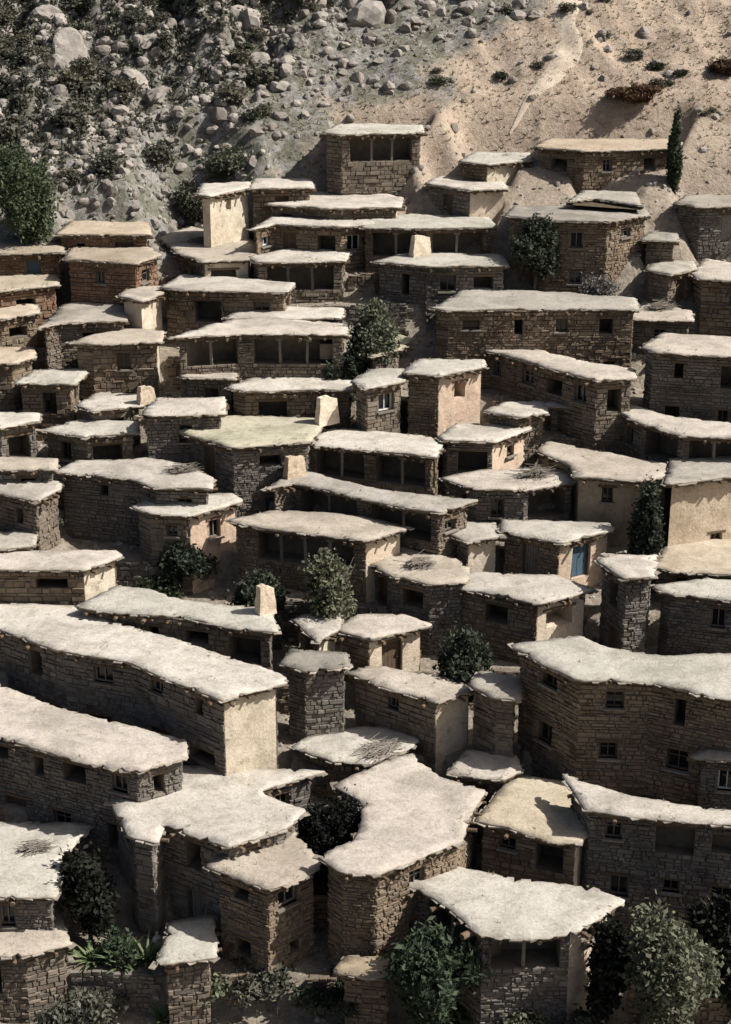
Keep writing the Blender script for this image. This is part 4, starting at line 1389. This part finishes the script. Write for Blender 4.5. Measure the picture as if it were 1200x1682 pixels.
tree(1188, 106, 44, 30, 116, 'leaf_ledge_shade', 'rust brown bush in place of a shadowed ledge beside the pale track', 'bush', 'bush', dens=2)  # second added bush painting ledge shadow


tree(190, 1560, 110, 50, 1600, 'leaf', 'low light green bush behind the spiky plants', 'bush', 'bush')
tree(340, 1610, 80, 44, 1640, 'leaf_grey', 'low grey green bush beside the tiny pale flat roof', 'bush', 'bush')
tree(850, 1700, 130, 90, 1690, 'leaf_grey', 'low dusty bush before the porch on posts', 'bush', 'bush')
tree(945, 1698, 120, 90, 1690, 'leaf_scrub', 'low scrub bush at the corner of the porch on posts', 'bush', 'bush')


def blade_plant(x, y, wpx, label, seed):
    B = ray_hill(x, y)
    B.z = ground(B.x, B.y)
    L = wpx / ppm(B) * 0.75
    r = random.Random(seed)
    V, F = [], []
    for q in range(34):
        a = r.uniform(0, 6.28)
        el = r.uniform(0.5, 1.35)
        ln = L * r.uniform(.6, 1.1)
        w = 0.06 * r.uniform(.8, 1.5)
        d = Vector((math.cos(a), math.sin(a), 0))
        sd = Vector((-d.y, d.x, 0))
        pts = []
        p = Vector((r.uniform(-.1, .1), r.uniform(-.1, .1), -0.05))
        for s in range(5):
            ww = w * (1, 1.2, 1, .6, .05)[s]
            pts.append((p - sd * ww, p + sd * ww))
            p = p + (d * math.cos(el) + Vector((0, 0, math.sin(el)))) * ln / 4
            el -= 0.16
        b = len(V)
        for (u, v) in pts: V += [tuple(u), tuple(v)]
        for s in range(4): F.append([b + 2 * s, b + 2 * s + 1, b + 2 * s + 3, b + 2 * s + 2])
    o = link('spiky_plant', mesh_np('spiky_plant', V, F, [M['blade']]), None, B)
    tag(o, label, 'plant', 'spiky plants at the foot of the village')


for i, (x, y, w) in enumerate([(150, 1545, 70), (200, 1552, 80), (240, 1540, 70), (175, 1580, 70), (265, 1598, 60), (110, 1600, 60)]):
    blade_plant(x, y, w, 'spiky green plant with long blades growing below the notched roof', 40 + i)


# ------------------------------------------------------------------ crag: boulders, scrub and scree
def boulder_mesh(seed, sub=3):
    bm = bmesh.new()
    bmesh.ops.create_icosphere(bm, subdivisions=sub, radius=1)
    rg = random.Random(seed)
    cuts = [(Vector((rg.gauss(0, 1), rg.gauss(0, 1), rg.gauss(0, 1))).normalized(), rg.uniform(.55, .85)) for _ in range(9)]
    for v in bm.verts:
        p = v.co.copy()
        for nrm, d in cuts:                       # broken faces
            k = p.dot(nrm) - d
            if k > 0: p -= nrm * k * .92
        f = 1 + 0.12 * mnoise.noise(p * 2.2 + Vector((seed * 3.1, 0, 0))) + 0.07 * mnoise.noise(p * 6 + Vector((0, seed * 2.7, 0)))
        v.co = p * f
        v.co.z *= 0.85
    me = bpy.data.meshes.new('boulder')
    bm.to_mesh(me)
    bm.free()
    me.materials.append(M['rock'])
    return me


rng = random.Random(11)
BOULD = [boulder_mesh(s) for s in range(7)]


def free_of_houses(x, y):
    for h in HOUSES.values():
        P = h['plan']
        if min(p.x for p in P) - 1 < x < max(p.x for p in P) + 1 and min(p.y for p in P) - 1.5 < y < max(p.y for p in P) + 1: return False
    return True


cnt = 0
while cnt < 290:
    x, y = rng.uniform(-38, 38), rng.uniform(104, 152)
    crag = (y - 0.75 * x - 118) / 14
    if rng.random() > min(1, max(0.07, crag)) or not free_of_houses(x, y): continue
    s = rng.choice((0.35, 0.5, 0.6, 0.8, 1.1, 1.6)) * rng.uniform(.8, 1.3)
    o = link('boulder', rng.choice(BOULD), None, (x, y, ground(x, y) - s * 0.05), (rng.uniform(-.4, .4), rng.uniform(-.4, .4), rng.uniform(0, 6.28)), (s * rng.uniform(.8, 1.4), s, s * rng.uniform(.7, 1.2)))
    bsz = 'large' if s > 1.0 else ('mid sized' if s > .55 else 'small')
    where = 'among the scrub of the crag' if (y - 0.75 * x - 118) / 14 > .8 else 'on the barer slope beside the crag'
    tag(o, '%s weathered grey boulder lying %s above the houses' % (bsz, where), 'boulder', '%s boulders %s' % (bsz, where))
    cnt += 1

SHRUB = [leaves_mesh('scrub_bush', 1, 1, .8, 34, 26, 0.2, M[('leaf_scrub', 'leaf_dark', 'leaf_scrub', 'leaf_grey', 'leaf_scrub')[s]], 70 + s, 1.6, 0, .25, .4) for s in range(5)]
cnt = 0
while cnt < 290:
    x, y = rng.uniform(-36, 10), rng.uniform(106, 144)
    crag = (y - 0.9 * x - 122) / 14
    if rng.random() > min(1, max(0.02, crag)) or not free_of_houses(x, y): continue
    s = rng.choice((.35, .45, .6, .8, 1.05)) * rng.uniform(.8, 1.2)
    sk = rng.randrange(5)
    o = link('scrub_bush', SHRUB[sk], None, (x, y, ground(x, y) + s * .45), (0, 0, rng.uniform(0, 6.28)), (s * rng.uniform(.8, 1.5), s, s * rng.uniform(.55, .95)))
    bsz = 'large' if s > .8 else ('knee high' if s < .45 else 'mid sized')
    bcl = ('dull olive', 'dark green', 'dull olive', 'silvery grey', 'dull olive')[sk]
    tag(o, '%s %s scrub bush growing among the rocks of the crag' % (bsz, bcl), 'bush', '%s %s scrub bushes on the crag' % (bsz, bcl))
    cnt += 1

for q in range(46):
    px_, py_ = rng.choice(((760, 330), (830, 300), (1120, 290), (1150, 370), (1020, 290), (880, 320), (700, 340), (1080, 420)))
    B = ray_hill(px_ + rng.gauss(0, 40), py_ + rng.gauss(0, 22))
    if not free_of_houses(B.x, B.y): continue
    s = rng.uniform(.25, .75)
    o = link('boulder', rng.choice(BOULD), None, (B.x, B.y, ground(B.x, B.y)), (rng.uniform(-.4, .4), rng.uniform(-.4, .4), rng.uniform(0, 6.28)), (s * 1.3, s, s * .8))
    tag(o, 'rough pale block of rubble lying among the topmost houses', 'boulder', 'rubble blocks among the topmost houses')
for q in range(26):
    px_, py_ = rng.choice(((820, 90), (900, 40), (1000, 60), (1080, 120), (1140, 180), (1160, 320), (980, 215), (760, 130)))
    B = ray_hill(px_ + rng.gauss(0, 40), py_ + rng.gauss(0, 22))
    if not free_of_houses(B.x, B.y): continue
    s = rng.uniform(.2, .55)
    o = link('scrub_bush', rng.choice(SHRUB), None, (B.x, B.y, ground(B.x, B.y) + s * .35), (0, 0, rng.uniform(0, 6.28)), (s * 1.3, s, s * .7))
    tag(o, 'small dry scrub bush dotted on the bare tan slope', 'bush', 'scrub bushes on the tan slope')

# low dense scrub of the crag: one mass
r = np.random.default_rng(8)
VV, n = [], 0
while n < 4200:
    x, y = r.uniform(-36, 14), r.uniform(108, 146)
    if r.random() > min(1, max(0.0, (y - 0.95 * x - 126) / 12)) or mnoise.noise((x * .3, y * .22, 3.0)) < -.28: continue
    L = 42
    s_ = r.uniform(.15, .5)
    c_ = np.array([x, y, ground(x, y) + s_ * .35]) + r.normal(size=(L, 3)) * s_ * np.array([.6, .6, .4])
    ax = r.normal(size=(L, 3)); ax /= np.linalg.norm(ax, axis=1)[:, None]
    bx = np.cross(ax, r.normal(size=(L, 3))); bx /= np.linalg.norm(bx, axis=1)[:, None]
    sz = .16 * (.6 + .8 * r.random((L, 1)))
    VV.append(np.stack([c_ - ax * sz, c_ + bx * sz * .5, c_ + ax * sz, c_ - bx * sz * .5], 1).reshape(-1, 3))
    n += 1
VV = np.concatenate(VV)
tag(link('low_scrub', mesh_np('low_scrub', VV, np.arange(len(VV)).reshape(-1, 4), [M['leaf_scrub']])), 'low grey green scrub covering the crag', 'scrub', kind='stuff')

# loose stones over the whole slope: too many to count
ico = bmesh.new()
bmesh.ops.create_icosphere(ico, subdivisions=1, radius=1)
iv = np.array([v.co[:] for v in ico.verts])
ifc = np.array([[v.index for v in f.verts] for f in ico.faces])
ico.free()
r = np.random.default_rng(5)
VV, FF = [], []
n = 0
PRO = [boulder_mesh(30 + q, 2) for q in range(6)]
PV_ = []
for me_ in PRO:
    co = np.empty(len(me_.vertices) * 3); me_.vertices.foreach_get('co', co)
    PV_.append((co.reshape(-1, 3), np.array([list(p.vertices) for p in me_.polygons])))
NV = 0
for q in range(21000):
    up = q < 16000
    x, y = r.uniform(-38, 38), (r.uniform(106, 152) if up else r.uniform(46, 112))
    if up and r.random() > min(1, max(0.05, (y - 0.75 * x - 114) / 14)): continue
    s = r.uniform(.06, .2) if not up else r.choice((.08, .12, .14, .18, .24, .34, .46)) * r.uniform(.7, 1.2)
    if s > .15:
        pv, pf = PV_[q % 6]
        an = r.uniform(0, 6.28)
        v = pv * (s * 1.15 * (0.7 + 0.6 * r.random(3)))
        v = np.stack([v[:, 0] * math.cos(an) - v[:, 1] * math.sin(an), v[:, 0] * math.sin(an) + v[:, 1] * math.cos(an), v[:, 2]], 1)
    else:
        pv, pf = iv, ifc
        v = iv * (s * (0.7 + 0.6 * r.random(3))) * (1 + 0.2 * r.normal(size=(len(iv), 1)))
    VV.append(v + np.array([x, y, ground(x, y) + s * .05]))
    FF.append(pf + NV)
    NV += len(pv)
o = link('loose_stones', mesh_np('loose_stones', np.concatenate(VV), np.concatenate(FF), [M['rock']]))
tag(o, 'loose grey stones scattered over the hillside', 'stones', kind='stuff')

# pale footpaths trodden over the upper slope
def footpath(px, width, label):
    P = [ray_hill(x, y) for x, y in px]
    Q = []
    for i in range(len(P) - 1):
        k = max(2, int((P[i + 1] - P[i]).length / .4))
        for j in range(k): Q.append(P[i].lerp(P[i + 1], j / k))
    V, F = [], []
    for i, p in enumerate(Q):
        t = (Q[min(i + 1, len(Q) - 1)] - Q[max(i - 1, 0)])
        nn = Vector((t.y, -t.x)).normalized()
        wv = width * (1 + .5 * mnoise.noise((i * .15, 1, 2))) * min(1, .08 + i / 18)
        off = .35 * mnoise.noise((i * .1, 5, 2))
        for q in range(7):
            e = (q / 6 - .5) * wv + off
            x, y = p.x + nn.x * e, p.y + nn.y * e
            V.append((x, y, ground(x, y) + (.10 if 1 < q < 5 else (.06 if 0 < q < 6 else -.12))))
    for i in range(len(Q) - 1):
        for q in range(6):
            a = i * 7 + q
            F.append([a, a + 1, a + 8, a + 7])
    o = link('footpath', mesh_np('footpath', V, F, [M['path']], smooth=True))
    tag(o, label, 'path', kind='structure')


footpath([(838, 180), (866, 160), (905, 128), (935, 84), (928, 30), (940, -30)], 2.4, 'pale trodden path climbing the tan slope')

# dry grass over the slope
VV, FF, n = [], [], 0
for q in range(15000):
    x, y = r.uniform(-34, 36), r.uniform(98, 146)
    if y < 112 and not free_of_houses(x, y): continue
    z = ground(x, y)
    an, ln = r.uniform(0, 6.28), r.uniform(.08, .3)
    for bl in range(3):
        an += 2.1
        c_, s_ = math.cos(an), math.sin(an)
        VV.append([(x - s_ * .05, y + c_ * .05, z - .03), (x + s_ * .05, y - c_ * .05, z - .03), (x + c_ * ln * .8, y + s_ * ln * .8, z + ln)])
        FF.append([3 * n, 3 * n + 1, 3 * n + 2])
        n += 1
o = link('dry_grass', mesh_np('dry_grass', np.array(VV).reshape(-1, 3), np.array(FF), [M['weed']]))
tag(o, 'thin dry grass tufts over the bare slope', 'grass', kind='stuff')
